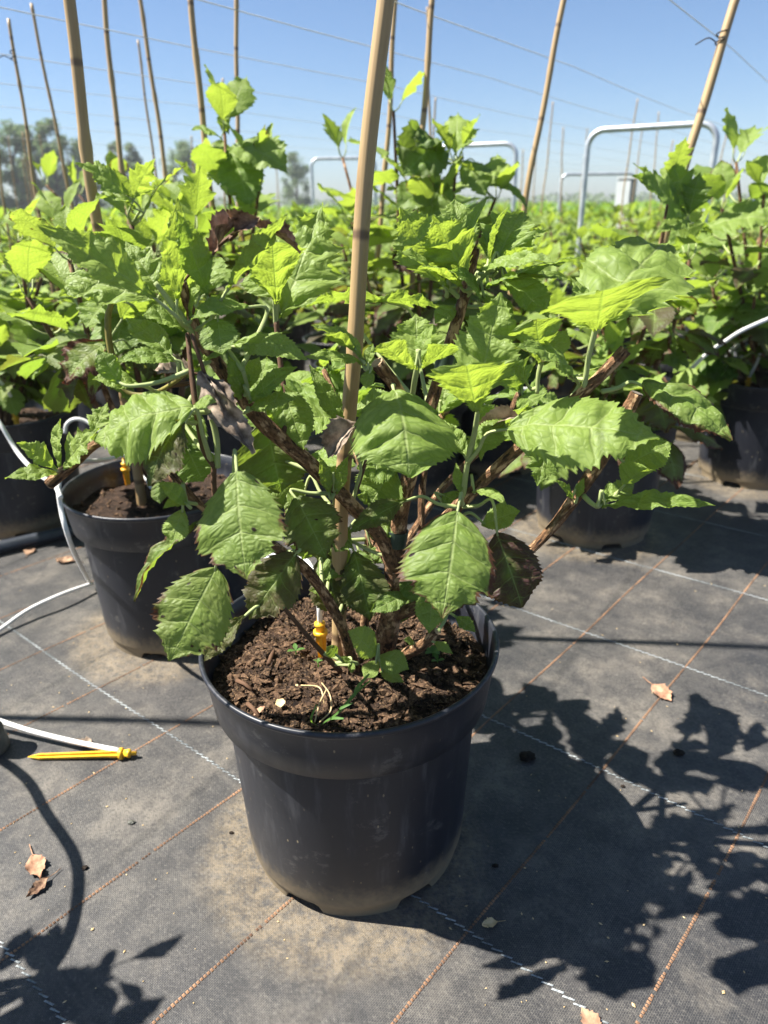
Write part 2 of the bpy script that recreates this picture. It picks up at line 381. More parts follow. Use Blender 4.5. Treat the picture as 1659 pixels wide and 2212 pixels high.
M_COUP = flat('muddy_grey_fitting', (0.06, 0.062, 0.05), (0.13, 0.125, 0.10), 0.6, 0.4, 60)
M_STEEL = flat('galvanised_steel', (0.42, 0.45, 0.48), (0.62, 0.64, 0.66), 0.42, 0.5, 16, 0.6)
M_TWINE = flat('beige_twine', (0.58, 0.55, 0.49), (0.68, 0.64, 0.57), 0.8, 0.2, 20)
M_TIE = flat('dark_tie', (0.02, 0.018, 0.016), (0.06, 0.05, 0.045), 0.7, 0.2, 60)
M_CLIP = flat('dark_green_band', (0.018, 0.035, 0.022), (0.035, 0.058, 0.040), 0.45, 0.4, 50)
M_DEAD = flat('dry_dead_leaf', (0.20, 0.10, 0.06), (0.46, 0.27, 0.17), 0.8, 0.2, 60, b=0.5)
M_DEADG = flat('grey_dead_leaf', (0.11, 0.080, 0.058), (0.42, 0.33, 0.25), 0.85, 0.2, 80, b=0.9)
M_DEADB = flat('brown_dead_leaf', (0.07, 0.038, 0.025), (0.36, 0.23, 0.145), 0.85, 0.2, 110, b=0.9)
M_CLOD = flat('dark_clod', (0.012, 0.010, 0.009), (0.04, 0.030, 0.022), 0.9, 0.1, 90, b=0.9)
M_STRAW = flat('pale_chip', (0.42, 0.30, 0.14), (0.62, 0.47, 0.27), 0.8, 0.2, 60)
M_BOXW = flat('pale_cabinet', (0.50, 0.52, 0.52), (0.58, 0.60, 0.60), 0.5, 0.4, 4)
M_BOXD = flat('grey_cabinet_side', (0.12, 0.14, 0.16), (0.17, 0.19, 0.21), 0.5, 0.4, 4)
M_TRUNK = flat('tree_bark', (0.06, 0.05, 0.04), (0.13, 0.11, 0.09), 0.9, 0.1, 6)
M_FLY = flat('dark_red_berry', (0.08, 0.004, 0.01), (0.16, 0.012, 0.03), 0.4, 0.5, 60)

# ------------------------------------------------------------------ ground
g = MB(); S = 168
g.add([(-S, -20, 0), (S, -20, 0), (S, S, 0), (-S, S, 0)], [(0, 1, 2, 3)])
ground = g.build('ground', M_FABRIC, None, False); tag(ground, kind='structure')
def thread(angle, off, a, b, mat, kind, seed):
    rr = random.Random(seed); d = Vector((math.cos(angle), math.sin(angle), 0)); nrm = Vector((-d.y, d.x, 0)); q = MB(); x = a
    ph = rr.uniform(0, 9)
    while x < b:
        w = 0.0024*math.sin(x*3.1+ph)+0.0012*math.sin(x*11+ph*2)
        p = d*x + nrm*(off+w)
        far = p.length > 2.4
        if kind == 'o':
            ln = 0.0034 if not far else 0.05; per = 0.0047 if not far else 0.05; hw = 0.0020; sk = 0.0
        else:
            ln = 0.0062 if not far else 0.05; per = 0.0064 if not far else 0.05; hw = 0.0013
            sk = 0.0010*(1 if int(x/per) % 2 else -1)
        hw *= rr.uniform(0.7, 1.1); z = 0.0012 if not far else 0.004
        if not (kind == 'o' and rr.random() < 0.04):
            c = p + nrm*sk; e = d*ln/2; ww = nrm*hw; tw = nrm*(0.0010 if kind == 'w' else 0)
            q.add([c-e-ww-tw+Vector((0, 0, z*.6)), c+e-ww+tw+Vector((0, 0, z*.6)), c+e+ww+tw+Vector((0, 0, z*.6)), c-e+ww-tw+Vector((0, 0, z*.6)),
                   c-e*.5+Vector((0, 0, z+.0006)), c+e*.5+Vector((0, 0, z+.0006))],
                  [(0, 1, 5, 4), (1, 2, 5), (2, 3, 4, 5), (3, 0, 4)])
        x += per
    o = q.build('marker_thread', mat, ground, False); return o
for k in range(-4, 14):
    off = 0.122+0.1955*k
    thread(TH_O, off, -0.4, 4.5, M_ORANGE, 'o', k)
for k in range(-1, 9):
    thread(TH_W, 0.166+0.351*k, -2.6, 2.4, M_WHITE, 'w', 50+k)

# ------------------------------------------------------------------ pots
def pot_meshes():
    prof = [(0.140, 0.0), (0.1405, 0.006), (0.1412, 0.014), (0.1445, 0.019), (0.146, 0.026), (0.1485, 0.08), (0.1528, 0.16), (0.1568, 0.236), (0.1572, 0.246)]
    q = MB(); seg = 144; w = seg+1; verts = []; faces = []; uvs = []
    for k, (r, z) in enumerate(prof):
        for j in range(w):
            th = 2*math.pi*j/seg; zz = z
            a = (th*6/(2*math.pi)-0.02) % 1.0            # six drainage cut-outs in the foot
            lift = max(0.0, min(1.0, (0.17-abs(a-0.5))/0.03))
            if k <= 2: zz = max(z, 0.0135*lift*(1 if k < 2 else 1.02))
            verts.append((r*math.cos(th), r*math.sin(th), zz)); uvs.append((j/seg, z))
    for k in range(len(prof)-1):
        for j in range(seg): faces.append((k*w+j, k*w+j+1, (k+1)*w+j+1, (k+1)*w+j))
    q.add(verts, faces, uvs)
    q.lathe([(0.0, 0.012), (0.136, 0.012), (0.1395, 0.0142)], 96)
    wall = q.mesh('wall', [M_POT])
    q = MB()
    q.lathe([(0.1570, 0.2445), (0.1690, 0.2445), (0.1708, 0.2462), (0.1745, 0.276), (0.1780, 0.3045), (0.1790, 0.3065), (0.1812, 0.3075), (0.1820, 0.3105), (0.1815, 0.3135), (0.1790, 0.3145), (0.1765, 0.3130), (0.1742, 0.29), (0.1698, 0.2500), (0.1550, 0.2482), (0.1530, 0.20)], 128)
    rim = q.mesh('rim', [M_POT])
    return wall, rim
POT_WALL, POT_RIM = pot_meshes()
def soil_mesh(seed, zc=0.268, hi=False):
    q = MB(); rings = 34 if hi else 12; seg = 110 if hi else 40; verts = [(0, 0, zc)]; faces = []
    def hz(x, y):
        p = Vector((x, y, seed))
        return zc + 0.012*noise.noise(p*14) + 0.0065*noise.noise(p*38) + 0.004*noise.noise(p*85) + 0.0022*noise.noise(p*190)
    verts = [(0, 0, hz(0, 0))]
    for i in range(1, rings+1):
        r = 0.1700*i/rings
        for j in range(seg):
            th = 2*math.pi*j/seg; x, y = r*math.cos(th), r*math.sin(th); verts.append((x, y, max(0.2535, hz(x, y))))
    for j in range(seg): faces.append((0, 1+j, 1+(j+1) % seg))
    for i in range(rings-1):
        a = 1+i*seg; b = a+seg
        for j in range(seg): faces.append((a+j, b+j, b+(j+1) % seg, a+(j+1) % seg))
    q.add(verts, faces); return q.mesh('soil', [M_SOIL]), hz
def crumb_mesh(seed, hz, n=900):
    rr = random.Random(seed); q = MB()
    for i in range(n):
        r = 0.164*math.sqrt(rr.random()); th = rr.uniform(0, 6.283); x, y = r*math.cos(th), r*math.sin(th)
        s = rr.choice((0.0014, 0.0018, 0.0024, 0.003, 0.0045, 0.0062)); e = rr.choice((1, 1.2, 1.6, 2.6))
        M = Matrix.Rotation(rr.uniform(0, 6.28), 3, 'Z') @ Matrix.Rotation(rr.uniform(-.6, .6), 3, 'X') @ Matrix.Rotation(rr.uniform(-.6, .6), 3, 'Y')
        base = [(1, 0, 0), (-1, 0, 0), (0, 1, 0), (0, -1, 0), (0, 0, 1), (0, 0, -1)]
        vv = [M @ Vector((bx*s*e*rr.uniform(.6, 1.2), by*s*rr.uniform(.6, 1.2), bz*s*.7*rr.uniform(.6, 1.2)))+Vector((x, y, hz(x, y)+s*0.2)) for bx, by, bz in base]
        q.add(vv, [(0, 2, 4), (2, 1, 4), (1, 3, 4), (3, 0, 4), (2, 0, 5), (1, 2, 5), (3, 1, 5), (0, 3, 5)])
    return q.mesh('soil_crumbs', [M_CRUMB], False)
SOILS = [soil_mesh(2.7*k) for k in range(3)]
SOILC = [crumb_mesh(90+k, SOILS[k][1], 350) for k in range(3)]
POT_LABELS = {}
def pot(x, y, label, rz=0.0, seed=0, hi=False, group='plant pots standing on the fabric'):
    e = empty('plant_pot', (x, y, 0), rz); tag(e, label, 'plant pot', group)
    new_obj('wall', POT_WALL, e, False); new_obj('rim', POT_RIM, e, False)
    if hi:
        sm, hz = soil_mesh(5.1, 0.270, True); s = new_obj('soil', sm, e, False)
        c = new_obj('soil_crumbs', crumb_mesh(7, hz, 4200), s, False); tag(c, kind='stuff')
    else:
        s = new_obj('soil', SOILS[seed % 3][0], e, False); c = new_obj('soil_crumbs', SOILC[seed % 3], s, False); tag(c, kind='stuff')
    return e

# ------------------------------------------------------------------ leaves
OUT = {
 'ovate': [(0, .05), (.04, .22), (.10, .50), (.20, .78), (.32, .95), (.42, 1.0), (.55, .93), (.68, .76), (.80, .52), (.90, .28), (.97, .09), (1, .015)],
 'narrow': [(0, .05), (.08, .22), (.2, .52), (.34, .88), (.44, 1.0), (.48, .78), (.60, .80), (.66, .66), (.84, .38), (.94, .15), (1, .015)],
 'round': [(0, .12), (.03, .38), (.09, .68), (.2, .92), (.36, 1.0), (.5, .98), (.64, .88), (.76, .70), (.87, .46), (.95, .22), (1, .02)],
 'lobed': [(0, .10), (.03, .32), (.09, .62), (.18, .84), (.30, .97), (.40, 1.0), (.47, .98), (.51, .76), (.56, .74), (.64, .78), (.70, .72), (.735, .52), (.80, .47), (.88, .30), (.95, .12), (1, .015)],
 'fan': [(0, .06), (.15, .17), (.35, .42), (.55, .70), (.70, .92), (.76, 1.0), (.80, .84), (.86, .80), (.90, .62), (.95, .42), (1, .12)],
 'broad': [(0, .14), (.03, .42), (.09, .68), (.18, .86), (.30, .97), (.42, 1.0), (.52, .99), (.60, .95), (.635, .70), (.70, .70), (.77, .68), (.805, .46), (.88, .34), (.95, .14), (1, .02)],
 'oak': [(0, .06), (.06, .22), (.14, .48), (.24, .78), (.33, .98), (.37, 1.0), (.41, .66), (.46, .58), (.54, .74), (.60, .78), (.64, .50), (.70, .40), (.78, .42), (.82, .30), (.92, .12), (1, .012)],
}
def outline(kind, t):
    P = OUT[kind]
    for (a, va), (b, vb) in zip(P, P[1:]):
        if t <= b: return va+(vb-va)*(t-a)/(b-a)
    return P[-1][1]
def leaf_geo(kind, L, W, rows, cols, rr, fold=0.25, curl=0.15, bend=0.5, quilt=1.0, wav=1.0, teeth=13, tamp=0.09, twist=0.0):
    """local leaf: base at origin, chord to the tip along +Y, upper side +Z"""
    verts = []; uvs = []; faces = []; w = 2*cols+1
    seedv = rr.uniform(0, 50); ks = [1+0.08*rr.uniform(-1, 1), 1+0.08*rr.uniform(-1, 1)]
    ta = [[rr.uniform(.4, 1.25) for _ in range(teeth+3)] for _ in range(2)]
    py = pz = 0.0; mids = []
    for i in range(rows+1):
        t = i/rows
        if i:
            th = -bend*((i-.5)/rows-0.5); py += L/rows*math.cos(th); pz += L/rows*math.sin(th)
        mids.append((py, pz))
    ch = math.hypot(*mids[-1]); ca, sa = mids[-1][0]/ch, mids[-1][1]/ch; sc = L/ch
    for i in range(rows+1):
        t = i/rows; th = -bend*(t-0.5); my, mz = mids[i]
        fx = teeth*t
        for j in range(-cols, cols+1):
            s = j/cols; a = abs(s); side = 0 if s < 0 else 1
            hw = W/2*outline(kind, min(1, max(0, t+0.012*math.sin(7*t+seedv+side*2))))*ks[side]
            tk = int(fx); tv = (fx-tk)
            if 0.05 < t < 0.985: hwt = hw + W/2*tamp*1.25*ta[side][tk]*(tv*tv*1.25-0.4)*(0.55+0.6*(1-t))
            else: hwt = hw
            x = (hw*a if a < .999 else hwt)*math.copysign(1, s) if j else 0.0
            fw = 0.42*abs(x)*(1-t**3)                                     # laterals run forward
            z = fold*abs(x) - curl*x*x/(W/2)
            z += quilt*0.0052*(L/0.11)*(1+.6*noise.noise(Vector((s*2.5, t*5, seedv+3))))*(abs(math.sin(math.pi*(4.2*t**.8+.25)))-0.5)*math.sin(math.pi*min(1, a*1.05))**0.8*min(1, 3*(1-t))
            z += wav*W*0.072*a*a*noise.noise(Vector((s*1.2, t*4.2, seedv)))*1.6
            z += wav*W*0.028*a*a*noise.noise(Vector((s*2, t*10, seedv+9)))
            z += quilt*0.0030*(L/0.11)*noise.noise(Vector((s*4+side*9, t*8, seedv+17)))*min(1, 4*(1-t))
            zz = z; yy = fw
            tw = twist*(t-0.3)
            x2, z2 = x*math.cos(tw)-zz*math.sin(tw), x*math.sin(tw)+zz*math.cos(tw)
            Y = my + yy*math.cos(th) - z2*math.sin(th); Z = mz + yy*math.sin(th) + z2*math.cos(th)
            verts.append(Vector((x2, (Y*ca+Z*sa)*sc, (-Y*sa+Z*ca)*sc))); uvs.append((s*.5+.5, t))
    for i in range(rows):
        for j in range(w-1): faces.append((i*w+j, i*w+j+1, (i+1)*w+j+1, (i+1)*w+j))
    return verts, faces, uvs
def frame(d, nh):
    y = Vector(d).normalized(); z = Vector(nh) - y*Vector(nh).dot(y)
    if z.length < 1e-4: z = y.orthogonal()
    z.normalize(); x = y.cross(z); return Matrix((x, y, z)).transposed()

# ------------------------------------------------------------------ the main plant
pot(-0.044, 0.752, 'black plastic pot with the many-branched plant, dusty foot and a yellow dripper in its soil', R(-28), 0, True)
mp = empty('hydrangea_plant', (-0.044, 0.752, 0.262))
tag(mp, 'large green hydrangea with bare peeling branches, tied to the thick pale cane', 'plant', 'potted hydrangeas on the nursery bed')
BR = []                                   # sampled points of all branches for attaching petioles
def branch(name, pts, rpx, mat=M_BARK, cut=None, seg=12, rough=0.16, parent=mp, store=BR, seed=0.0):
    """pts: (px, py, Y); rpx: radii in picture pixels at those points"""
    P = [at(*p) for p in pts]; path = smooth_path(P, 7)
    rad = lerp_list([r*depth(p)/F for r, p in zip(rpx, P)], len(path))
    q = MB(); q.tube(path, rad, seg, 0, True, 1.0, rough, seed+len(store)*.37)
    if cut is not None:
        t = (path[-1]-path[-2]).normalized(); a = t.orthogonal().normalized(); b = t.cross(a); vv = [path[-1]+t*0.0012]; n = 12
        for j in range(n):
            th = 6.2832*j/n; vv.append(path[-1]+t*0.0008+(a*math.cos(th)+b*math.sin(th))*rad[-1]*.97)
        q.add(vv, [(0, 1+j, 1+(j+1) % n) for j in range(n)], None, 1)
    o = q.build(name, [mat, cut or mat], parent)
    store.extend(path); return o
branch('stem', [(806, 1500, .752), (826, 1420, .752), (848, 1300, .75), (852, 1190, .75), (876, 1060, .75), (915, 930, .757), (948, 815, .765), (985, 700, .772), (1008, 620, .776), (1026, 536, .78)], [27, 25, 21, 19, 17, 15, 14, 13, 12.5, 10], M_BARK, M_CUTG)
branch('branch', [(850, 1230, .745), (828, 1168, .738), (777, 1110, .728), (700, 1030, .713), (615, 955, .70), (555, 900, .692), (480, 800, .683), (425, 715, .678), (392, 612, .675)], [14, 15, 15, 16, 17, 16, 15, 13, 12], M_BARK, M_CUTG)
branch('branch', [(862, 1240, .745), (905, 1180, .735), (990, 1092, .72), (1065, 1020, .71), (1135, 955, .70), (1215, 885, .695), (1300, 810, .69), (1352, 755, .688)], [12, 12, 13, 13, 13, 13, 13, 14], M_BARK, M_CUTG)
branch('branch', [(852, 1330, .75), (960, 1288, .745), (1060, 1245, .74), (1150, 1186, .735), (1235, 1085, .73), (1290, 1005, .728), (1330, 940, .725), (1376, 850, .722)], [14, 13, 11, 10, 13, 15, 17, 14], M_BARK, M_CUTG)
branch('branch', [(775, 1475, .745), (757, 1417, .735), (735, 1346, .72), (677, 1248, .69), (612, 1193, .665), (520, 1145, .64), (430, 1089, .625), (364, 1014, .615)], [13, 13, 12, 12, 11, 10, 9, 8], M_BARK, None)
branch('twig', [(735, 1450, .715), (680, 1392, .69), (612, 1311, .66)], [6, 5.5, 4.5], M_TWIG, None, 8, 0.05)
branch('branch', [(812, 1470, .745), (865, 1418, .72), (905, 1398, .70), (945, 1364, .685)], [16, 13, 13, 9], M_BARK, M_CUT)
branch('branch', [(884, 1020, .752), (880, 940, .735), (862, 850, .715), (815, 784, .70)], [11, 13, 14, 15], M_BARK, M_CUT)
branch('stem', [(790, 1480, .77), (788, 1330, .79), (795, 1180, .80), (800, 1100, .80)], [10, 9, 8, 7], M_BARK, None)
branch('stem', [(905, 1330, .78), (910, 1180, .79), (912, 1060, .80), (925, 960, .81)], [9, 8, 8, 7], M_BARK, None)
branch('twig', [(462, 1007, .63), (440, 972, .63), (426, 900, .635), (412, 790, .65), (405, 720, .665)], [6, 6, 7, 6, 5], M_TWIG, None, 8, 0.06)
branch('twig', [(470, 1115, .633), (462, 1050, .63), (462, 1007, .63)], [7, 6, 6], M_TWIG, None, 8, 0.06)
branch('twig', [(612, 950, .70), (618, 880, .72), (605, 780, .74), (596, 690, .75)], [7, 6, 6, 6], M_TWIG, None, 8, 0.06)
branch('twig', [(392, 612, .675), (455, 545, .67), (540, 478, .665)], [3, 5, 4], M_TWIG, None, 8, 0.1)
branch('branch', [(428, 880, .645), (330, 905, .67), (215, 955, .67), (160, 1000, .665), (106, 1046, .66)], [6, 8, 10, 11, 12], M_BARK, M_CUTG)
branch('branch', [(415, 800, .655), (330, 850, .68), (268, 840, .69), (240, 760, .69), (233, 690, .69), (243, 650, .69)], [4, 5, 6, 7, 7, 5.5], M_OLIVE, M_CUTG)
# green shoots
def shoot(pts, r): return branch('shoot', pts, [x*.72 for x in r], M_STEM, None, 10, 0.03)
shoot([(1000, 1088, .718), (1008, 1010, .705), (1024, 940, .69), (1033, 885, .675)], [9, 8.5, 8, 8])
shoot([(1262, 840, .69), (1272, 770, .685), (1288, 705, .675)], [8, 8, 9])
shoot([(470, 1010, .63), (468, 950, .63), (455, 890, .63)], [9, 9, 10])
shoot([(890, 860, .72), (896, 820, .70), (903, 788, .69)], [8, 9, 10])
shoot([(1160, 850, .71), (1163, 810, .71), (1170, 780, .71)], [6, 7, 8])
shoot([(425, 735, .678), (405, 705, .67), (380, 668, .665), (335, 610, .66)], [9, 10, 11, 7])
shoot([(596, 700, .75), (594, 655, .745), (590, 610, .74)], [8, 8, 7])
shoot([(790, 800, .70), (780, 775, .695), (765, 755, .69)], [5, 6, 6])
shoot([(1000, 640, .775), (1040, 600, .76), (1065, 575, .75)], [8, 8, 7])
shoot([(1000, 650, .775), (970, 620, .77), (955, 590, .765)], [8, 8, 8])
shoot([(540, 880, .69), (535, 840, .68), (525, 800, .67)], [6, 6, 6])
shoot([(720, 1100, .735), (722, 1060, .71), (720, 1020, .70)], [4, 4, 4])
shoot([(430, 1089, .625), (405, 1085, .61), (375, 1070, .60)], [6, 6, 6])
shoot([(1255, 1065, .73), (1275, 1085, .71), (1290, 1095, .70)], [8, 8, 7])
shoot([(810, 1470, .74), (815, 1440, .70), (818, 1415, .68)], [4, 4, 4])

def nearest(p, store):
    best = None
    for q in store:
        c = (q-p).length + 0.6*max(0.0, q.z-p.z)
        if best is None or c < best[0]: best = (c, q)
    return best[1]
LEAFN = [0]
def L(b, Yb, t, Yt, w, N, kind='ovate', brown=0.0, young=0.5, purple=0.0, bend=0.5, fold=0.2, curl=0.12, wav=1.0, quilt=1.0, pet=True, node=None, teeth=16, tamp=0.135, twist=0.0, parent=mp, store=BR, name='leaf'):
    LEAFN[0] += 1; rr = random.Random(1000+LEAFN[0])
    B, Tt = at(b[0], b[1], Yb), at(t[0], t[1], Yt); d = Tt-B; Ln = d.length
    W = w*depth((B+Tt)/2)/F
    rows = teeth*5
    v, f, uv_ = leaf_geo(kind, Ln, W, rows, 7, rr, fold, curl, bend, quilt, wav, teeth, tamp, twist)
    M = frame(d, N); q = MB(); q.add([M @ p + B for p in v], f, uv_, 0)
    if pet:
        nd = at(*node) if node else nearest(B, store)
        dd = d.normalized(); l0 = (nd-B).length
        if l0 > 0.004:
            c1 = B - dd*min(0.35*l0, 0.03) + Vector((0, 0, -0.1*l0 if nd.z < B.z else 0.02))
            path = smooth_path([nd, nd.lerp(c1, .55)+Vector((0, 0, -0.05*l0)), c1, B+dd*0.004], 5)
            q.tube(path, lerp_list([0.0026, 0.0021, 0.0018, 0.0013], len(path)), 6, 1)
    o = q.build(name, [M_LEAF, M_STEM], parent)
    o.color = (brown, young, purple, 1); return o
CAMN = (0, -.75, .65); UPN = (0, -.35, .93)
# drooping leaves over the pot
L((511, 1018), .595, (533, 1250), .535, 205, (-.05, -.85, .5), 'broad', .46, .34, .1, bend=.5, fold=.06, curl=.25, quilt=.5, node=(500, 1128, .635))
L((468, 1226), .575, (366, 1428), .53, 172, (.15, -.85, .45), 'broad', .45, .46, .25, bend=.35, fold=.12, curl=.3, quilt=.6, node=(520, 1145, .64))
L((988, 1104), .60, (955, 1335), .535, 208, (0, -.86, .5), 'broad', .58, .42, .1, bend=.55, fold=.05, curl=.3, quilt=.8, node=(1000, 1088, .718))
L((1072, 1150), .69, (1128, 1312), .66, 135, (.1, -.9, .3), 'round', .5, .1, 1.0, bend=.3, fold=.1, curl=.3, node=(1000, 1095, .715))
L((852, 846), .675, (884, 1032), .60, 222, (.08, -.62, .78), 'round', 0, .5, 0, bend=1.3, fold=-.05, curl=.35, quilt=1.1)
L((1098, 926), .675, (1425, 948), .60, 205, (-.02, -.62, .78), 'broad', .08, .66, 0, bend=.6, fold=.02, curl=.22, quilt=.9, node=(1010, 1000, .70))
L((420, 882), .61, (203, 952), .60, 178, (.05, -.55, .84), 'broad', 0, .72, 0, bend=.9, fold=.0, curl=.3, quilt=1.3)
L((415, 880), .615, (468, 868), .605, 45, (0, -.5, .85), 'narrow', 0, .7, 0)
L((398, 912), .60, (325, 1050), .575, 125, (-.3, -.7, .65), 'ovate', .45, .28, .75, bend=1.0, fold=.15, curl=.4, wav=1.8, node=(455, 995, .63))
L((378, 912), .62, (275, 955), .60, 70, (-.2, -.3, .9), 'ovate', .8, .3, .5, bend=1.0, wav=2)
L((432, 1128), .60, (292, 1300), .57, 62, (-.7, -.4, .6), 'narrow', .6, .45, .35, bend=.8, fold=.45, wav=1.8, node=(470, 1118, .633))
L((398, 1098), .60, (372, 1178), .585, 68, (-.2, -.8, .5), 'ovate', 0, .75, 0)
L((405, 1090), .60, (342, 1042), .59, 40, (0, -.6, .8), 'ovate', 0, .8, 0, fold=.5)
L((398, 1085), .605, (352, 1098), .585, 32, (0, -.6, .8), 'ovate', 0, .7, 0, fold=.5)
L((350, 1035), .615, (345, 1088), .60, 40, (-.2, -.8, .5), 'round', .2, .3, .3)
L((640, 1195), .655, (538, 1338), .625, 130, (.05, -.8, .55), 'lobed', .35, .22, .8, bend=.5, curl=.3)
L((528, 1330), .62, (440, 1428), .595, 58, (.1, -.6, .75), 'narrow', .3, .35, .75, bend=.9, fold=.3)
L((640, 1075), .70, (706, 1208), .655, 128, (.05, -.8, .55), 'lobed', .5, .2, .5, bend=.6)
L((575, 905), .745, (608, 1062), .735, 160, (0, -.75, .6), 'round', .3, .16, .5, bend=.6)
L((612, 832), .73, (655, 972), .70, 92, (-.1, -.75, .6), 'ovate', 0, .5, 0)
L((560, 1010), .76, (660, 1100), .75, 90, (.1, -.7, .65), 'ovate', .2, .35, .2)
L((765, 1190), .755, (800, 1340), .73, 105, (.1, -.85, .4), 'ovate', .2, .06, .6, bend=.4)
L((700, 1190), .76, (735, 1335), .74, 95, (-.1, -.85, .4), 'ovate', .2, .05, .8, bend=.4)
L((690, 1180), .77, (745, 1245), .745, 90, (0, -.8, .5), 'ovate', 0, .35, 0)
L((878, 1080), .70, (754, 1150), .66, 66, (.0, -.75, .65), 'narrow', .25, .14, .6, bend=.5, node=(990, 1096, .715))
L((935, 1262), .70, (928, 1368), .66, 72, (-.1, -.8, .5), 'ovate', 0, .5, 0)
L((982, 1330), .70, (1028, 1366), .675, 34, (-.1, -.6, .8), 'narrow', 0, .25, 0)
L((885, 1285), .73, (800, 1322), .71, 48, (0, -.6, .8), 'ovate', 0, .2, .1)
L((870, 1245), .75, (905, 1300), .72, 50, (0, -.7, .7), 'ovate', 0, .3, 0)
# basal sprouts
L((812, 1416), .68, (752, 1362), .665, 70, (.15, -.6, .8), 'ovate', 0, .8, 0, quilt=.4)
L((820, 1416), .68, (883, 1446), .655, 55, (-.1, -.6, .8), 'ovate', 0, .8, 0, quilt=.4)
L((816, 1428), .68, (786, 1466), .66, 37, (0, -.6, .8), 'ovate', 0, .75, 0, quilt=.4)
L((822, 1450), .68, (872, 1474), .655, 30, (0, -.6, .8), 'ovate', 0, .75, 0, quilt=.4)
L((760, 1428), .70, (728, 1424), .69, 18, (0, -.6, .8), 'ovate', 0, .5, 0, quilt=.4)
L((758, 1430), .70, (760, 1455), .685, 16, (0, -.6, .8), 'ovate', 0, .5, 0, quilt=.4)
L((935, 1385), .685, (978, 1412), .665, 26, (0, -.6, .8), 'narrow', 0, .5, 0, quilt=.4)
L((895, 1390), .70, (872, 1382), .69, 20, (0, -.6, .8), 'ovate', 0, .45, 0, quilt=.4)
L((905, 1395), .70, (925, 1378), .70, 14, (0, -.6, .8), 'ovate', 0, .5, 0, quilt=.4)
L((728, 1415), .69, (705, 1398), .685, 30, (0, -.8, .5), 'round', .2, .4, .1, quilt=.4)
# right side
L((1031, 893), .67, (1008, 790), .60, 190, (0, .85, .5), 'fan', 0, .85, 0, bend=-.1, fold=.28, quilt=1.0, node=(1033, 885, .675))
L((1028, 862), .68, (1082, 632), .70, 152, (-.15, -.86, .5), 'lobed', 0, .62, 0, bend=-.2, fold=.12, quilt=1.3, tamp=.16, node=(1033, 885, .675))
L((1020, 985), .70, (1092, 905), .735, 72, (0, -.5, .85), 'ovate', 0, .5, 0)
L((1005, 985), .705, (948, 915), .73, 60, (.1, -.5, .85), 'ovate', 0, .45, 0)
L((1000, 1072), .71, (985, 1000), .72, 30, (-.5, -.7, .5), 'narrow', 0, .55, 0)
L((1020, 1065), .71, (1096, 1092), .67, 38, (0, -.3, .95), 'narrow', 0, .7, 0, bend=1.2)
L((1040, 1135), .72, (1124, 1104), .71, 60, (0, -.7, .7), 'ovate', 0, .45, 0)
L((1288, 716), .675, (1302, 628), .60, 272, (-.02, .85, .5), 'fan', 0, .85, 0, bend=-.1, fold=.12, quilt=1.0, node=(1288, 705, .675))
L((1286, 690), .68, (1440, 525), .80, 235, (-.1, -.55, .83), 'lobed', 0, .66, 0, bend=.5, fold=.12, curl=.25, quilt=1.3, node=(1288, 705, .675))
L((1280, 690), .685, (1232, 600), .71, 60, (.5, -.5, .6), 'narrow', 0, .6, 0)
L((1300, 690), .67, (1352, 598), .655, 42, (-.7, .3, .5), 'narrow', 0, .9, 0)
L((1168, 790), .71, (1158, 690), .68, 128, (-.1, .85, .5), 'fan', .3, .85, 0, bend=-.2, node=(1170, 780, .71))
L((1235, 815), .705, (1112, 752), .665, 92, (.05, -.5, .85), 'lobed', .4, .42, .1, bend=1.1, curl=.3, node=(1215, 885, .695))
L((1175, 790), .715, (1225, 715), .74, 60, (-.2, -.5, .8), 'ovate', .2, .7, 0)
L((1250, 810), .70, (1335, 792), .70, 44, (0, .2, .95), 'narrow', 0, .7, 0)
L((1140, 830), .72, (1105, 790), .715, 36, (.1, -.6, .8), 'ovate', 0, .4, 0)
L((1388, 832), .69, (1580, 952), .625, 108, (.12, -.62, .78), 'ovate', .62, .34, .2, bend=1.0, fold=.1, curl=.3, quilt=1.2, node=(1300, 846, .692))
L((1345, 1010), .72, (1452, 958), .71, 100, (-.1, -.65, .75), 'ovate', .1, .6, 0, node=(1320, 960, .726))
L((1345, 1050), .70, (1398, 1012), .66, 70, (.3, .5, .8), 'ovate', 0, .75, 0, bend=.3, fold=.6, node=(1290, 1095, .70))
L((1300, 1098), .70, (1545, 1092), .655, 64, (0, -.4, .92), 'narrow', 0, .5, 0, bend=.5, fold=.35, node=(1290, 1095, .70))
L((1290, 1090), .70, (1372, 1040), .73, 60, (0, -.5, .85), 'narrow', 0, .6, 0)
L((1240, 1080), .72, (1200, 1038), .71, 30, (.2, -.6, .7), 'narrow', 0, .6, 0)
L((1246, 1078), .72, (1262, 1032), .715, 24, (-.3, -.6, .7), 'narrow', 0, .6, 0)
L((1185, 950), .80, (1160, 1050), .77, 90, (0, -.8, .55), 'oak', .2, .5, 0)
L((128, 1025), .66, (10, 1032), .63, 52, (0, -.5, .85), 'narrow', 0, .75, 0, bend=.6)
L((122, 1015), .66, (35, 958), .645, 64, (.2, -.4, .85), 'narrow', 0, .85, 0, fold=.4)
L((130, 1010), .665, (132, 905), .67, 58, (-.5, -.6, .5), 'narrow', 0, .8, 0, fold=.3)
L((140, 1012), .66, (215, 925), .65, 84, (.1, -.6, .75), 'oak', 0, .6, 0, bend=.5)
L((200, 940), .675, (232, 870), .70, 60, (.1, -.6, .75), 'oak', 0, .7, 0)
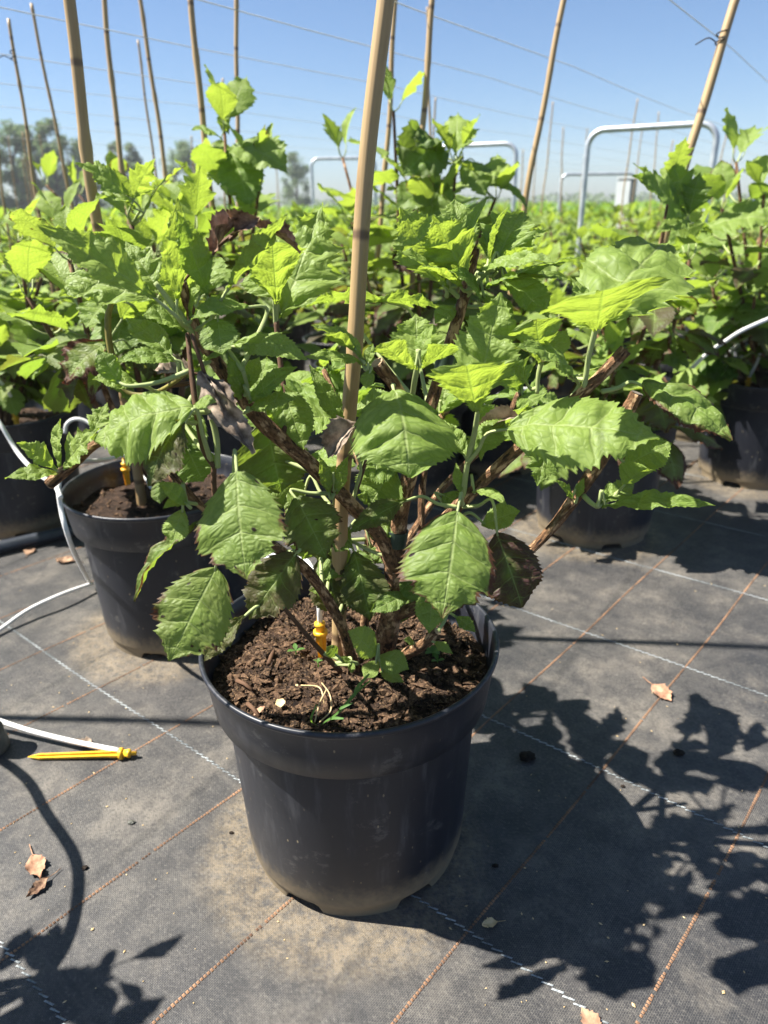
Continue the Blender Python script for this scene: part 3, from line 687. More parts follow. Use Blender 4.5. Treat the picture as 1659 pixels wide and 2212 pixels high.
# centre, at the short cut stub and the pale cane
L((903, 798), .69, (898, 678), .73, 112, (.05, -.8, .6), 'lobed', 0, .62, 0, bend=-.1, quilt=1.3, tamp=.15, node=(903, 788, .69))
L((902, 800), .685, (826, 742), .65, 92, (.15, .8, .6), 'fan', 0, .92, 0, bend=-.2, fold=.35, node=(903, 788, .69))
L((905, 800), .685, (970, 744), .655, 80, (-.3, .8, .6), 'fan', 0, .92, 0, bend=-.2, fold=.35, node=(903, 788, .69))
L((775, 770), .695, (672, 702), .68, 56, (.3, -.3, .85), 'narrow', 0, .85, 0, fold=.5)
L((790, 788), .695, (655, 772), .66, 52, (0, -.5, .85), 'narrow', 0, .72, 0)
L((785, 780), .69, (722, 700), .70, 40, (.5, -.5, .5), 'narrow', 0, .7, 0)
L((795, 790), .69, (806, 742), .69, 28, (-.4, -.7, .5), 'ovate', 0, .65, 0)
L((800, 800), .69, (790, 838), .68, 32, (0, -.8, .5), 'round', 0, .5, 0)
L((748, 932), .72, (668, 788), .73, 52, (.4, -.6, -.5), 'narrow', 0, .45, .1, fold=.5, node=(760, 1090, .727))
L((712, 1070), .705, (690, 985), .70, 36, (.3, -.7, .5), 'narrow', 0, .6, 0)
L((728, 1068), .705, (752, 985), .70, 38, (-.3, -.7, .5), 'narrow', 0, .6, 0)
L((850, 1010), .755, (800, 1090), .73, 110, (.1, -.7, .65), 'ovate', .1, .42, 0)
L((870, 1000), .76, (770, 1010), .74, 100, (.1, -.7, .65), 'ovate', 0, .36, 0)
L((835, 650), .86, (650, 662), .84, 95, (.1, .45, .85), 'oak', 0, .7, 0, bend=.5, node=(930, 900, .76))
L((815, 655), .86, (958, 672), .84, 95, (-.1, .45, .85), 'oak', 0, .7, 0, bend=.7, node=(930, 900, .76))
# upper middle cluster on the peeled stem
L((962, 622), .765, (864, 448), .745, 140, (-.25, .7, .65), 'narrow', 0, .92, 0, bend=-.2, fold=.3, tamp=.16, node=(965, 640, .77))
L((1008, 606), .765, (936, 464), .73, 125, (-.25, .7, .65), 'narrow', 0, .92, 0, bend=-.1, fold=.3, tamp=.16, node=(990, 660, .775))
L((1000, 560), .78, (1052, 424), .775, 44, (-.75, -.5, .2), 'narrow', 0, .6, 0, fold=.4, node=(1018, 590, .778))
L((990, 560), .80, (982, 430), .84, 88, (.1, -.75, .6), 'lobed', 0, .7, 0, tamp=.15, node=(1010, 620, .776))
L((1070, 575), .76, (1132, 455), .79, 140, (-.35, -.6, .6), 'oak', 0, .66, 0, fold=.4, tamp=.16)
L((1055, 560), .765, (1065, 480), .80, 50, (-.3, -.7, .5), 'oak', 0, .66, 0, fold=.4)
L((1038, 590), .755, (1198, 568), .70, 66, (0, -.55, .84), 'ovate', 0, .62, 0, bend=.9, quilt=1.1)
L((1062, 615), .765, (1252, 556), .76, 105, (0, -.25, -.95), 'narrow', 0, .55, 0, bend=-.4)
L((1090, 600), .77, (1230, 605), .80, 60, (0, -.4, .9), 'narrow', 0, .5, 0)
L((968, 625), .76, (858, 542), .70, 95, (.2, -.45, .85), 'narrow', 0, .6, 0, bend=.4)
L((998, 622), .755, (908, 578), .68, 58, (.2, .25, .9), 'narrow', 0, .82, 0, bend=.4)
L((1035, 652), .765, (972, 586), .72, 66, (.2, -.65, .7), 'ovate', 0, .28, 0, bend=.9, node=(1000, 660, .775))
L((1082, 600), .76, (1188, 690), .735, 92, (.15, -.6, .75), 'ovate', 0, .38, 0, bend=.6)
L((1052, 625), .755, (1120, 600), .70, 60, (0, -.6, .8), 'ovate', 0, .4, 0)
L((1040, 640), .76, (1110, 690), .74, 58, (.1, -.6, .75), 'ovate', 0, .35, 0)
L((985, 660), .775, (940, 700), .76, 48, (.1, -.6, .75), 'ovate', 0, .4, 0)
# upright young leaves in the tips
YN = (-.35, .65, .6)
L((985, 610), .77, (905, 492), .76, 78, YN, 'narrow', 0, .9, 0, fold=.35, bend=-.2)
L((1000, 600), .78, (1008, 462), .79, 62, (-.5, -.55, .5), 'narrow', 0, .72, 0, fold=.45)
L((1062, 585), .765, (1186, 498), .77, 74, (-.2, -.5, .8), 'oak', 0, .75, 0, fold=.35)
L((1058, 580), .76, (1098, 448), .765, 66, (-.55, .3, .6), 'narrow', 0, .92, 0, fold=.4)
L((1070, 590), .76, (1160, 530), .73, 60, (-.2, .5, .8), 'narrow', 0, .9, 0, fold=.3)
L((404, 690), .668, (352, 562), .665, 66, (-.55, .5, .5), 'narrow', 0, .92, 0, fold=.35)
L((412, 690), .67, (446, 585), .67, 58, (-.6, -.5, .4), 'narrow', 0, .75, 0, fold=.4)
L((395, 695), .68, (425, 520), .70, 74, (-.4, .6, .5), 'narrow', 0, .85, 0, fold=.35)
L((345, 655), .69, (118, 592), .70, 120, (.05, -.6, .8), 'oak', 0, .68, 0, bend=.3, fold=.25)
L((350, 640), .70, (270, 520), .73, 90, (.1, -.7, .7), 'oak', 0, .66, 0, fold=.3)
L((590, 640), .745, (545, 545), .74, 64, YN, 'narrow', 0, .9, 0, fold=.35)
L((598, 640), .745, (640, 540), .74, 74, (-.5, .5, .6), 'narrow', 0, .92, 0, fold=.35)
L((905, 790), .695, (935, 700), .71, 52, (-.5, -.5, .5), 'narrow', 0, .75, 0, fold=.4)
L((1292, 690), .68, (1250, 628), .69, 52, (.2, -.6, .7), 'oak', 0, .75, 0, fold=.35)
L((768, 760), .69, (700, 722), .67, 46, (-.1, .5, .8), 'narrow', 0, .9, 0, fold=.4)
# upper left cluster
L((338, 645), .63, (80, 486), .60, 132, (.2, -.7, .7), 'narrow', 0, .78, 0, bend=.2, fold=.35, tamp=.14, node=(405, 705, .67))
L((382, 655), .66, (384, 428), .655, 72, (-.55, .75, .3), 'narrow', 0, .88, 0, bend=-.15, fold=.2, tamp=.14, node=(395, 690, .668))
L((448, 640), .665, (382, 458), .65, 84, (.3, -.8, .4), 'narrow', 0, .35, 0, bend=.5, fold=.25, tamp=.14, node=(420, 715, .675))
L((488, 628), .665, (622, 462), .645, 86, (-.55, .45, .65), 'narrow', 0, .9, 0, bend=-.1, fold=.3, tamp=.14, node=(430, 720, .675))
L((598, 660), .74, (588, 525), .69, 140, (-.2, .7, .65), 'fan', 0, .95, 0, bend=-.2, fold=.3, tamp=.14, node=(594, 655, .745))
L((604, 690), .76, (698, 442), .82, 215, (-.1, -.82, .55), 'oak', 0, .6, 0, bend=-.1, fold=.1, quilt=1.4, tamp=.14, node=(596, 690, .75))
L((536, 662), .68, (413, 690), .64, 66, (0, -.5, .86), 'ovate', 0, .58, 0, bend=.7, tamp=.06, node=(520, 800, .675))
L((470, 688), .66, (480, 766), .635, 80, (0, -.85, .5), 'round', 0, .26, 0, bend=.4, quilt=.5, node=(425, 735, .678))
L((508, 748), .68, (664, 778), .645, 80, (0, -.5, .86), 'ovate', 0, .6, 0, bend=.9, quilt=1.1)
L((398, 715), .665, (308, 680), .64, 78, (.1, -.5, .85), 'ovate', 0, .55, 0, bend=.8, quilt=1.2)
L((372, 770), .665, (272, 690), .70, 66, (.3, -.6, .7), 'ovate', 0, .5, 0)
L((376, 778), .66, (252, 782), .63, 64, (0, -.5, .85), 'ovate', 0, .5, 0, bend=.7)
L((258, 832), .64, (212, 755), .645, 56, (.3, -.75, .5), 'ovate', 0, .5, 0, node=(412, 800, .65))
L((300, 830), .66, (200, 820), .64, 70, (0, -.5, .85), 'ovate', 0, .65, 0)
L((530, 875), .69, (492, 768), .67, 58, (.3, -.75, .5), 'narrow', 0, .38, 0)
L((538, 872), .675, (642, 792), .66, 62, (-.2, -.65, .7), 'narrow', 0, .42, 0)
L((530, 850), .68, (560, 770), .70, 50, (-.2, -.7, .6), 'ovate', 0, .45, 0)
L((540, 885), .67, (640, 862), .655, 50, (0, -.6, .8), 'ovate', 0, .35, 0)
L((455, 880), .64, (500, 840), .66, 44, (-.1, -.6, .8), 'ovate', 0, .5, 0)
L((440, 780), .67, (520, 720), .71, 66, (-.1, -.6, .8), 'ovate', 0, .5, 0)
L((430, 640), .70, (475, 555), .74, 90, (-.1, -.75, .6), 'lobed', 0, .5, 0)
L((590, 640), .76, (540, 590), .80, 90, (.1, -.7, .6), 'lobed', 0, .55, 0)
L((400, 960), .66, (440, 1040), .65, 110, (0, -.8, .55), 'ovate', 0, .25, .1)
L((430, 880), .67, (400, 985), .66, 90, (-.1, -.8, .5), 'ovate', 0, .3, .1)

branch('branch', [(852, 1210, .755), (800, 1060, .82), (740, 900, .90), (700, 800, .95)], [9, 8, 7, 6], M_BARK, None)
branch('branch', [(880, 1060, .76), (920, 960, .86), (985, 850, .96), (1000, 800, 1.0)], [9, 8, 7, 6], M_BARK, None)
branch('branch', [(860, 1200, .76), (960, 1050, .84), (1080, 930, .92), (1120, 850, .95)], [9, 8, 7, 6], M_BARK, None)
branch('branch', [(845, 1230, .755), (760, 1090, .85), (660, 980, .95), (600, 900, 1.02)], [9, 8, 7, 6], M_BARK, None)
bk = random.Random(31)
for k in range(16):
    x_, y_ = bk.uniform(650, 960), bk.uniform(1060, 1300); Y_ = bk.uniform(.74, .80); a_ = bk.uniform(-.4, 3.5)
    L((x_, y_), Y_, (x_+58*math.cos(a_), y_+62*math.sin(a_)), Y_-.02, bk.uniform(38, 62), (bk.uniform(-.2, .2), -.75, .6), bk.choice(('ovate', 'lobed', 'narrow')), bk.choice((0, 0, .5)), bk.uniform(.2, .5), bk.choice((0, 0, .7)))
for (cx_, cy_, cY) in ((700, 800, .95), (740, 900, .90), (1000, 800, 1.0), (950, 900, .92), (1120, 850, .95), (1060, 950, .90), (600, 930, 1.0), (560, 850, 1.04), (655, 1000, .97), (690, 880, 1.02)):
    for k in range(5):
        a_ = bk.uniform(0, 6.28); r_ = bk.uniform(85, 130); dy_ = bk.uniform(-.08, .10)
        L((cx_+8*math.cos(a_), cy_+6*math.sin(a_)), cY, (cx_+r_*math.cos(a_), cy_-20+r_*.55*math.sin(a_)), cY+dy_, bk.uniform(70, 110), (bk.uniform(-.3, .3), -.45, .85), bk.choice(('lobed', 'ovate', 'oak')), 0, bk.uniform(.35, .65), 0, bend=bk.uniform(.3, .9))
# dead leaves that still hang in the plant
def crumple(name, pts, rad, mat, parent, seed, flat_=0.45, k=0.55):
    P = smooth_path([at(*p) for p in pts], 9); rad = lerp_list(rad, len(P)); q = MB(); rr = random.Random(seed)
    verts = []; faces = []; seg = 18
    t0 = (P[1]-P[0]).normalized(); a = t0.orthogonal().normalized()
    for i, p in enumerate(P):
        t = (P[min(i+1, len(P)-1)]-P[max(i-1, 0)]).normalized(); a = (a-t*a.dot(t)).normalized(); b = t.cross(a)
        for j in range(seg):
            th = 6.2832*j/seg; nn = noise.noise(Vector((math.cos(th)*1.6, math.sin(th)*1.6+seed, i*.45))); n2 = noise.noise(Vector((math.cos(th)*4, math.sin(th)*4+seed, i*.9)))
            r = rad[i]*(1+k*1.5*nn+k*n2)
            verts.append(p+a*math.cos(th)*r+b*math.sin(th)*r*flat_)
    for i in range(len(P)-1):
        for j in range(seg): faces.append((i*seg+j, i*seg+(j+1) % seg, (i+1)*seg+(j+1) % seg, (i+1)*seg+j))
    q.add(verts, faces); return q.build(name, mat, parent)
def dead(b_, Yb, t_, Yt, w, N, mat, kind='ovate', fold=1.1, wav=3.2, bend=.8, twist=1.2, node=None):
    o = L(b_, Yb, t_, Yt, w, N, kind, 0, 0, 0, bend, fold, -.3, wav, .7, True, node, 9, .2, twist, name='dead_leaf')
    o.data.materials[0] = mat; o.data.materials[1] = M_TWIG; return o
dead((436, 800), .645, (548, 980), .625, 60, (-.3, -.8, .4), M_DEADG, 'ovate', .9, 3.0, .3, 1.5, (428, 745, .67))
dead((440, 805), .643, (520, 930), .64, 42, (.5, -.7, .4), M_DEADG, 'ovate', 1.0, 3.4, .5, -1.4, (428, 745, .67))
dead((462, 545), .66, (535, 465), .66, 66, (-.3, -.7, .6), M_DEADB, 'lobed', .9, 3.4, .6, 1.2, (455, 545, .67))
dead((505, 510), .66, (560, 470), .655, 48, (.3, -.7, .6), M_DEADB, 'ovate', 1.0, 3.6, .9, -1.0, (500, 510, .668))
dead((545, 485), .665, (648, 548), .67, 46, (.1, -.6, .8), M_DEADB, 'ovate', .9, 3.0, .6, .8, (540, 478, .665))
dead((775, 912), .70, (708, 985), .69, 66, (-.3, -.7, .6), M_DEADG, 'ovate', .8, 2.6, .9, .8, (760, 1090, .727))
dead((1125, 900), .735, (1030, 925), .74, 40, (0, -.6, .8), M_DEADG, 'ovate', .9, 3.0, .6, .8)
dead((420, 805), .70, (335, 800), .70, 60, (0, -.6, .8), M_DEADG, 'round', .3, 2.0, .6, .4)
# dark green bands that hold the stems
def band(p0, p1, r, label):
    q = MB(); a, b = at(*p0), at(*p1); d = (b-a).normalized(); x = d.orthogonal().normalized(); y = d.cross(x); n = 28
    vv = []; ff = []
    for k, (s, rr_) in enumerate(((0, r), (0, r*1.12), (1, r*1.12), (1, r))):
        for j in range(n):
            th = 6.2832*j/n; vv.append(a.lerp(b, s)+(x*math.cos(th)+y*math.sin(th))*rr_)
    for k in range(4):
        for j in range(n): ff.append((k*n+j, k*n+(j+1) % n, ((k+1) % 4)*n+(j+1) % n, ((k+1) % 4)*n+j))
    q.add(vv, ff); tag(q.build('plant_band', M_CLIP, None, False), label, 'plant band', 'green bands round the stems')
band((955, 800, .764), (964, 765, .767), .0083, 'short dark green band round the stem just left of the upright young leaf')
band((851, 1176, .75), (857, 1144, .75), .0125, 'wide dark green band round the thick stem above the soil')

# ------------------------------------------------------------------ canes
def cane_pts(p0, p1, r, top, bottom_z, label, group='bamboo canes'):
    """straight cane through two points, from bottom_z up to the height top"""
    d = (p1-p0); d = d/d.z; a = p0 + d*(bottom_z-p0.z); b = p0 + d*(top-p0.z); n = 60; ln = (b-a).length
    path = []; rad = []; ph = (a.x*7+a.y*3) % 0.23
    for i in range(n+1):
        t = i/n; s = t*ln; p = a.lerp(b, t)+Vector((0.006*math.sin(5*s+ph*20)+.002*math.sin(17*s), 0.006*math.cos(4*s+ph*9), 0))
        k = abs(((s+0.115) % 0.23)-0.115); path.append(p); rad.append(r*(1.06-0.16*t)*(1+0.22*max(0, 1-k/0.012)))
    q = MB(); q.tube(path, rad, 14, 0, True)
    return tag(q.build('bamboo_cane', M_CANE), label, 'bamboo cane', group)
cane_pts(on(724, 1440, .27), at(828, 5, .79), .0085, 1.75, .20, 'thick pale bamboo cane standing in the main pot beside the yellow dripper')
cane_pts(on(296, 1085, .27), at(157, 0, 1.27), .0090, 1.85, .20, 'bamboo cane rising from the pot with the arched white tube')
cane_pts(on(1312, 930, .27), at(1590, 0, 1.86), .0100, 1.75, .20, 'leaning bamboo cane rising from the pot with the hanging purple leaf')
CANES = [((268, 355), (225, 0), 2.35, .0075), ((360, 370), (297, 0), 2.75, .0072), ((450, 330), (417, 0), 2.05, .0078), ((515, 290), (505, 0), 2.6, .0070),
         ((75, 380), (13, 40), 2.4, .0052), ((825, 410), (855, 0), 2.45, .0078), ((912, 300), (930, 0), 2.1, .0080), ((1140, 430), (1215, 0), 2.3, .0085)]
FIELD_CANES = []
for (a, b, Y, r) in CANES:
    p1 = at(a[0], a[1], Y); p2 = at(b[0], b[1], Y+0.03); top = 1.75 if b[1] == 0 else p2.z
    cane_pts(p1, p2, r, top, 0.22, 'slender bamboo cane rising among the plants behind the main pot')
    d = (p2-p1)/(p2.z-p1.z); q = p1+d*(.27-p1.z); FIELD_CANES.append((q.x, q.y))

# ------------------------------------------------------------------ neighbouring plants
rnd = random.Random(5)
def proto_leaf(kind, rows, cols, seed, **kw):
    rr = random.Random(seed); q = MB()
    v, f, uv_ = leaf_geo(kind, 1.0, kw.pop('W', .75), rows, cols, rr, teeth=kw.pop('teeth', 11), **kw)
    q.add(v, f, uv_, 0)
    q.tube([(0, -.38, -.02), (0, -.2, -.05), (0, 0.02, 0)], [.02, .018, .014], 5, 1)
    return q.mesh('leaf', [M_LEAF, M_STEM])
def fixq(kw): return kw
PROTO = []
for k, (kind, W, fold, curl, bend) in enumerate([('lobed', .82, .1, .25, .7), ('oak', .80, .2, .2, .5), ('ovate', .70, .15, .25, .9), ('lobed', .78, .3, .1, .3), ('oak', .72, .35, .1, .2), ('round', .85, .05, .3, .8), ('narrow', .55, .3, .1, .4), ('ovate', .62, .4, .1, .6)]):
    PROTO.append(proto_leaf(kind, 44, 4, 300+k, W=W, fold=fold, curl=curl, bend=bend, quilt=.11, wav=1.1, tamp=.12))
def plant_layout(base, tips, rr, nleaf=1.0, size=0.10, tmin=.15):
    """branches as lists of points and leaves as (position, direction, normal, size, colour)"""
    brs = []; lvs = []; shift = rr.uniform(-.22, .18); autumn = rr.choice((0, 0, 0, 0, .25, .5))
    for tip in tips:
        tip = Vector(tip); mid = base.lerp(tip, .5)+Vector((rr.uniform(-.03, .03), rr.uniform(-.03, .03), rr.uniform(-.02, .03)))
        mid.x = base.x+(mid.x-base.x)*1.15; mid.y = base.y+(mid.y-base.y)*1.15
        path = smooth_path([base+Vector((rr.uniform(-.02, .02), rr.uniform(-.02, .02), 0)), mid, tip], 6); brs.append(path)
        n = len(path)
        for k in range(int(round(5*nleaf))+rr.randint(0, 2)):       # whorls up the branch
            t = 1.0-0.62*(k/6.0)*rr.uniform(.85, 1.1); t = max(tmin, t); p = path[min(n-1, int(t*(n-1)))]
            az = rr.uniform(0, 6.28)
            for s in (0, 1) if k else (0, 1, 2):
                a = az + s*(math.pi if k else 2.1)+rr.uniform(-.35, .35)
                el = (0.95 if k == 0 else 0.65 - 0.28*k)+rr.uniform(-.3, .3)
                d = Vector((math.cos(a)*math.cos(el), math.sin(a)*math.cos(el), math.sin(el)))
                sz = size*(rr.uniform(.6, .95) if k == 0 else rr.uniform(.75, 1.25))
                young = max(0, min(1, (0.9 if k == 0 else 0.78-0.10*k)+shift+rr.uniform(-.15, .15)))
                brown = 0.0 if rr.random() < .75 else rr.uniform(.2, .6); pur = 0.0 if k < 3 or rr.random() < .6 else rr.uniform(.3, 1)
                if k > 2 and rr.random() < autumn: brown, pur = rr.uniform(.6, 1), rr.uniform(.3, 1)
                nn = Vector((rr.uniform(-.35, .35), rr.uniform(-.35, .35), 1)) - d*0.3
                lvs.append((p+d*sz*.34, d, nn, sz, (brown, young, pur, 1)))
    return brs, lvs
def make_plant(base, tips, rr, label, nleaf=1.0, size=0.10, tmin=.15, group='potted hydrangeas on the nursery bed'):
    base = Vector(base); e = empty('hydrangea_plant', base); tag(e, label, 'plant', group)
    brs, lvs = plant_layout(base, tips, rr, nleaf, size, tmin)
    for path in brs:
        q = MB(); q.tube(path, lerp_list([.007, .0055, .004], len(path)), 7); q.build('branch', M_TWIG if rr.random() < .4 else M_BARK, e)
    for p, d, nn, sz, c in lvs:
        o = bpy.data.objects.new('leaf', PROTO[rr.randrange(len(PROTO))]); col.objects.link(o); o.parent = e
        o.matrix_parent_inverse = Matrix.Translation(-base)
        M = frame(d, nn).to_4x4(); M.translation = p; o.matrix_basis = M @ Matrix.Scale(sz, 4); o.color = c
    if label.startswith('hydrangea crowded'):
        br_n = sum(1 for q_ in lvs if q_[4][0] > .55 and q_[4][2] > .25); ym = sum(q_[4][1] for q_ in lvs)/max(1, len(lvs))
        e['label'] = ('hydrangea with browned lower leaves' if br_n > 3 else 'dark green hydrangea' if ym < .46 else 'bright yellow-green hydrangea' if ym > .62 else 'mid-green hydrangea')+' crowded among the potted plants behind'
    return e, [p for b in brs for p in b]
def rand_tips(x, y, rr, n, z0, z1, spread):
    out = []
    a0 = rr.uniform(0, 6.28)
    for k in range(n):
        a = a0+k*6.283/n+rr.uniform(-.4, .4); r = spread*rr.uniform(.45, 1.0)
        out.append((x+r*math.cos(a), y+r*math.sin(a), rr.uniform(z0, z1)))
    return out
NEAR = [
 # x, y, tips as pixels with distance, random tips, pot label, plant label
 (-0.43, 1.30, [(285, 485, 1.25), (150, 560, 1.22), (60, 640, 1.28), (420, 500, 1.42), (330, 560, 1.45)], 0, 'black pot holding a cane stub and yellow dripper under an arched white tube', 'hydrangea with a yellowing lower leaf in the pot under the arched tube'),
 (-1.00, 1.86, [(40, 520, 1.75), (90, 600, 1.8), (-60, 600, 1.8), (20, 760, 1.75), (130, 500, 1.9)], 1, 'black pot standing against the dark supply pipe', 'hydrangea with orange and red lower leaves beside the supply pipe'),
 (0.555, 1.75, [(1445, 430, 1.62), (1330, 800, 1.62), (1420, 900, 1.6), (1200, 700, 1.75), (1290, 720, 1.8), (1180, 960, 1.66), (1490, 560, 1.75)], 0, 'black pot on dried mud with the leaning cane', 'hydrangea whose big lobed leaves lean over the bare stretch of fabric'),
 (1.15, 2.13, [(1560, 450, 2.0), (1650, 420, 2.05), (1540, 620, 2.05), (1630, 640, 2.0), (1590, 350, 2.15), (1500, 700, 2.1)], 1, 'black pot with a yellow dripper and a tuft of weed in its soil', 'dense hydrangea above the pot with the tuft of weed'),
 (-0.40, 2.05, [(485, 285, 1.95), (560, 400, 1.95), (440, 420, 2.0), (380, 470, 2.05), (520, 480, 2.0), (300, 480, 2.1)], 0, 'black pot behind the left group of leaves', 'tall hydrangea with one erect shoot high above its neighbours'),
 (0.08, 2.08, [(890, 400, 2.0), (985, 350, 2.0), (1070, 430, 2.0), (850, 240, 2.1), (940, 450, 1.95), (760, 480, 2.1), (740, 340, 2.4)], 0, 'black pot behind the middle of the main plant', 'hydrangea with a dark curled seed head of leaves on a bent stick'),
 (-0.62, 2.72, [(250, 400, 2.6), (170, 420, 2.7), (330, 440, 2.7), (100, 400, 2.8)], 2, None, None),
]
NP = []; NE = []
for i, (x, y, tp, nr, pl, hl) in enumerate(NEAR):
    rr = random.Random(70+i)
    pot(x, y, pl or 'black plastic pot among the crowded plants behind', rr.uniform(0, 1), i)
    tips = [at(*t) for t in tp] + [Vector(t) for t in rand_tips(x, y, rr, nr+(2 if i else 0), .5, .62, .18)]
    e_, BRS = make_plant((x, y, .262), tips, rr, hl or 'hydrangea crowded among the potted plants behind', 1.15, (.105, .11, .11, .12, .125, .125, .11)[i], (.78, .7, .7, .4, .3, .3, .3)[i]); NP.append(BRS); NE.append(e_)
def N_(i, *a, **k): L(*a, parent=NE[i], store=NP[i], **k)
N_(0, (278, 425), 1.22, (163, 350), 1.18, 105, (.2, -.55, .8), 'oak', 0, .6, 0)
N_(0, (288, 432), 1.22, (336, 342), 1.24, 78, (-.4, .6, .6), 'oak', 0, .95, 0)
N_(0, (292, 450), 1.22, (205, 430), 1.16, 70, (0, -.4, .9), 'narrow', 0, .7, 0, bend=.8)
N_(0, (243, 640), 1.12, (128, 640), 1.06, 120, (.05, -.6, .8), 'oak', 0, .55, 0, bend=.7)
N_(0, (235, 650), 1.12, (185, 708), 1.08, 80, (-.1, -.7, .6), 'lobed', 0, .6, 0)
N_(0, (262, 690), 1.14, (330, 615), 1.16, 110, (-.3, .7, .5), 'round', 0, .85, 0)
N_(0, (232, 742), 1.10, (140, 830), 1.05, 110, (-.2, -.7, .6), 'lobed', 1.0, .55, .5, bend=.9, wav=2)
N_(0, (225, 760), 1.10, (200, 872), 1.06, 70, (-.2, -.8, .5), 'narrow', 1.0, .55, .3, bend=.7, wav=2)
N_(4, (486, 268), 1.95, (494, 204), 1.95, 62, (-.2, -.6, .6), 'oak', 0, .95, 0, fold=.4)
N_(4, (480, 300), 1.94, (413, 280), 1.90, 52, (.1, -.4, .9), 'narrow', 0, .8, 0, bend=.7)
N_(4, (500, 320), 1.94, (622, 375), 1.86, 115, (.1, -.6, .8), 'lobed', 0, .5, 0, bend=1.1)
N_(4, (498, 325), 1.93, (540, 448), 1.86, 100, (.3, -.85, .3), 'lobed', 0, .12, 0, bend=.5)
N_(4, (490, 330), 1.93, (470, 400), 1.90, 70, (-.2, -.75, .5), 'lobed', 0, .85, 0)
N_(4, (495, 290), 1.95, (478, 232), 1.95, 36, (-.3, -.6, .6), 'narrow', 0, .7, .0, fold=.5)
N_(5, (940, 330), 2.0, (872, 380), 1.9, 120, (.2, -.8, .5), 'round', .1, .0, .3, bend=1.8, wav=2, quilt=3)
N_(5, (935, 345), 2.0, (900, 320), 1.88, 70, (.1, -.6, .8), 'round', 0, .05, .3, bend=1.6, wav=2, quilt=3)
N_(5, (945, 400), 1.98, (856, 455), 1.92, 84, (.1, -.65, .7), 'ovate', 0, .3, .1, bend=.7)
N_(5, (955, 390), 1.98, (925, 480), 1.93, 90, (-.1, -.8, .5), 'ovate', 0, .25, .1, bend=.7)
N_(5, (985, 330), 2.0, (1035, 278), 2.0, 70, (-.3, -.5, .7), 'oak', 0, .9, 0, fold=.4)
N_(5, (985, 335), 2.0, (942, 282), 2.0, 60, (.4, -.5, .7), 'oak', 0, .92, 0, fold=.4)
N_(5, (1000, 350), 2.0, (1050, 425), 1.95, 75, (.1, -.8, .5), 'lobed', 0, .4, 0, bend=.7)
N_(5, (1035, 365), 2.0, (1112, 378), 1.96, 70, (-.1, -.5, .8), 'lobed', 0, .85, 0)
N_(5, (1050, 400), 2.0, (1140, 450), 1.95, 48, (.1, -.2, .9), 'narrow', 0, .45, 0, bend=1.1)
N_(2, (1478, 468), 1.60, (1366, 380), 1.52, 120, (.15, -.75, .6), 'oak', 0, .28, 0)
N_(2, (1482, 462), 1.60, (1450, 345), 1.60, 100, (.05, -.8, .5), 'oak', 0, .25, 0)
N_(2, (1488, 462), 1.60, (1512, 372), 1.58, 80, (-.3, -.75, .5), 'oak', 0, .25, 0)
N_(2, (1490, 480), 1.60, (1420, 505), 1.50, 60, (0, -.6, .8), 'narrow', 0, .5, 0)
N_(2, (1405, 850), 1.60, (1440, 935), 1.52, 150, (0, -.7, .6), 'oak', .7, .4, .8, bend=.9)
N_(2, (1215, 950), 1.62, (1172, 1050), 1.55, 110, (.0, -.8, .5), 'oak', .15, .5, 0)
N_(3, (1520, 495), 2.0, (1680, 475), 1.9, 150, (0, -.55, .83), 'oak', 0, .5, 0, bend=.8)
N_(3, (1525, 505), 2.0, (1430, 540), 1.9, 90, (0, -.55, .83), 'oak', 0, .45, 0, bend=.8)
# the neighbour just outside the picture whose leaves shade the fabric
for i, (x, y) in enumerate([(-0.87, 0.41), (-1.42, 1.06)]):
    rr = random.Random(40+i)
    pot(x, y, 'black pot just beyond the end of the loose yellow dripper', 0.3, 1)
    make_plant((x, y, .262), rand_tips(x+.07, y, rr, 8 if i == 0 else 3, .5 if i == 0 else .4, .74 if i == 0 else .5, .2), rr, 'hydrangea just beyond the loose yellow dripper, casting its leaf shadows on the fabric', 1.15, .068)
cane_pts(Vector((-1.40, 1.06, .27)), Vector((-1.42, 1.05, 1.25)), .009, 1.85, .2, 'bamboo cane just beyond the end of the loose yellow dripper')

# field of further plants
U = Vector((.56, .83)).normalized(); V = Vector((-U.y, U.x))
taken = [(x, y) for x, y, *_ in NEAR] + [(-.044, .752)]
cells = []
for (x, y) in FIELD_CANES:
    if all((x-a)**2+(y-b)**2 > .30**2 for a, b in taken): cells.append((x, y, False)); taken.append((x, y))
frnd = random.Random(11)
for r_ in range(-14, 22):
    for c_ in range(-4, 27):
        v_ = .5+.6*r_; u_ = .3+.51*c_+(.25 if r_ % 2 else 0)
        p = U*(u_+frnd.uniform(-.08, .08)) + V*(v_+frnd.uniform(-.06, .06)); x, y = p.x, p.y
        if y < 2.45 or y > 9.0 or abs(x) > .60*y+.85: continue
        if y < 3.0 and 0.30 < x/y < 0.40: continue
        if any((x-a)**2+(y-b)**2 < .37**2 for a, b in taken): continue
        cells.append((x, y, True)); taken.append((x, y))
cells.sort(key=lambda c: c[1])
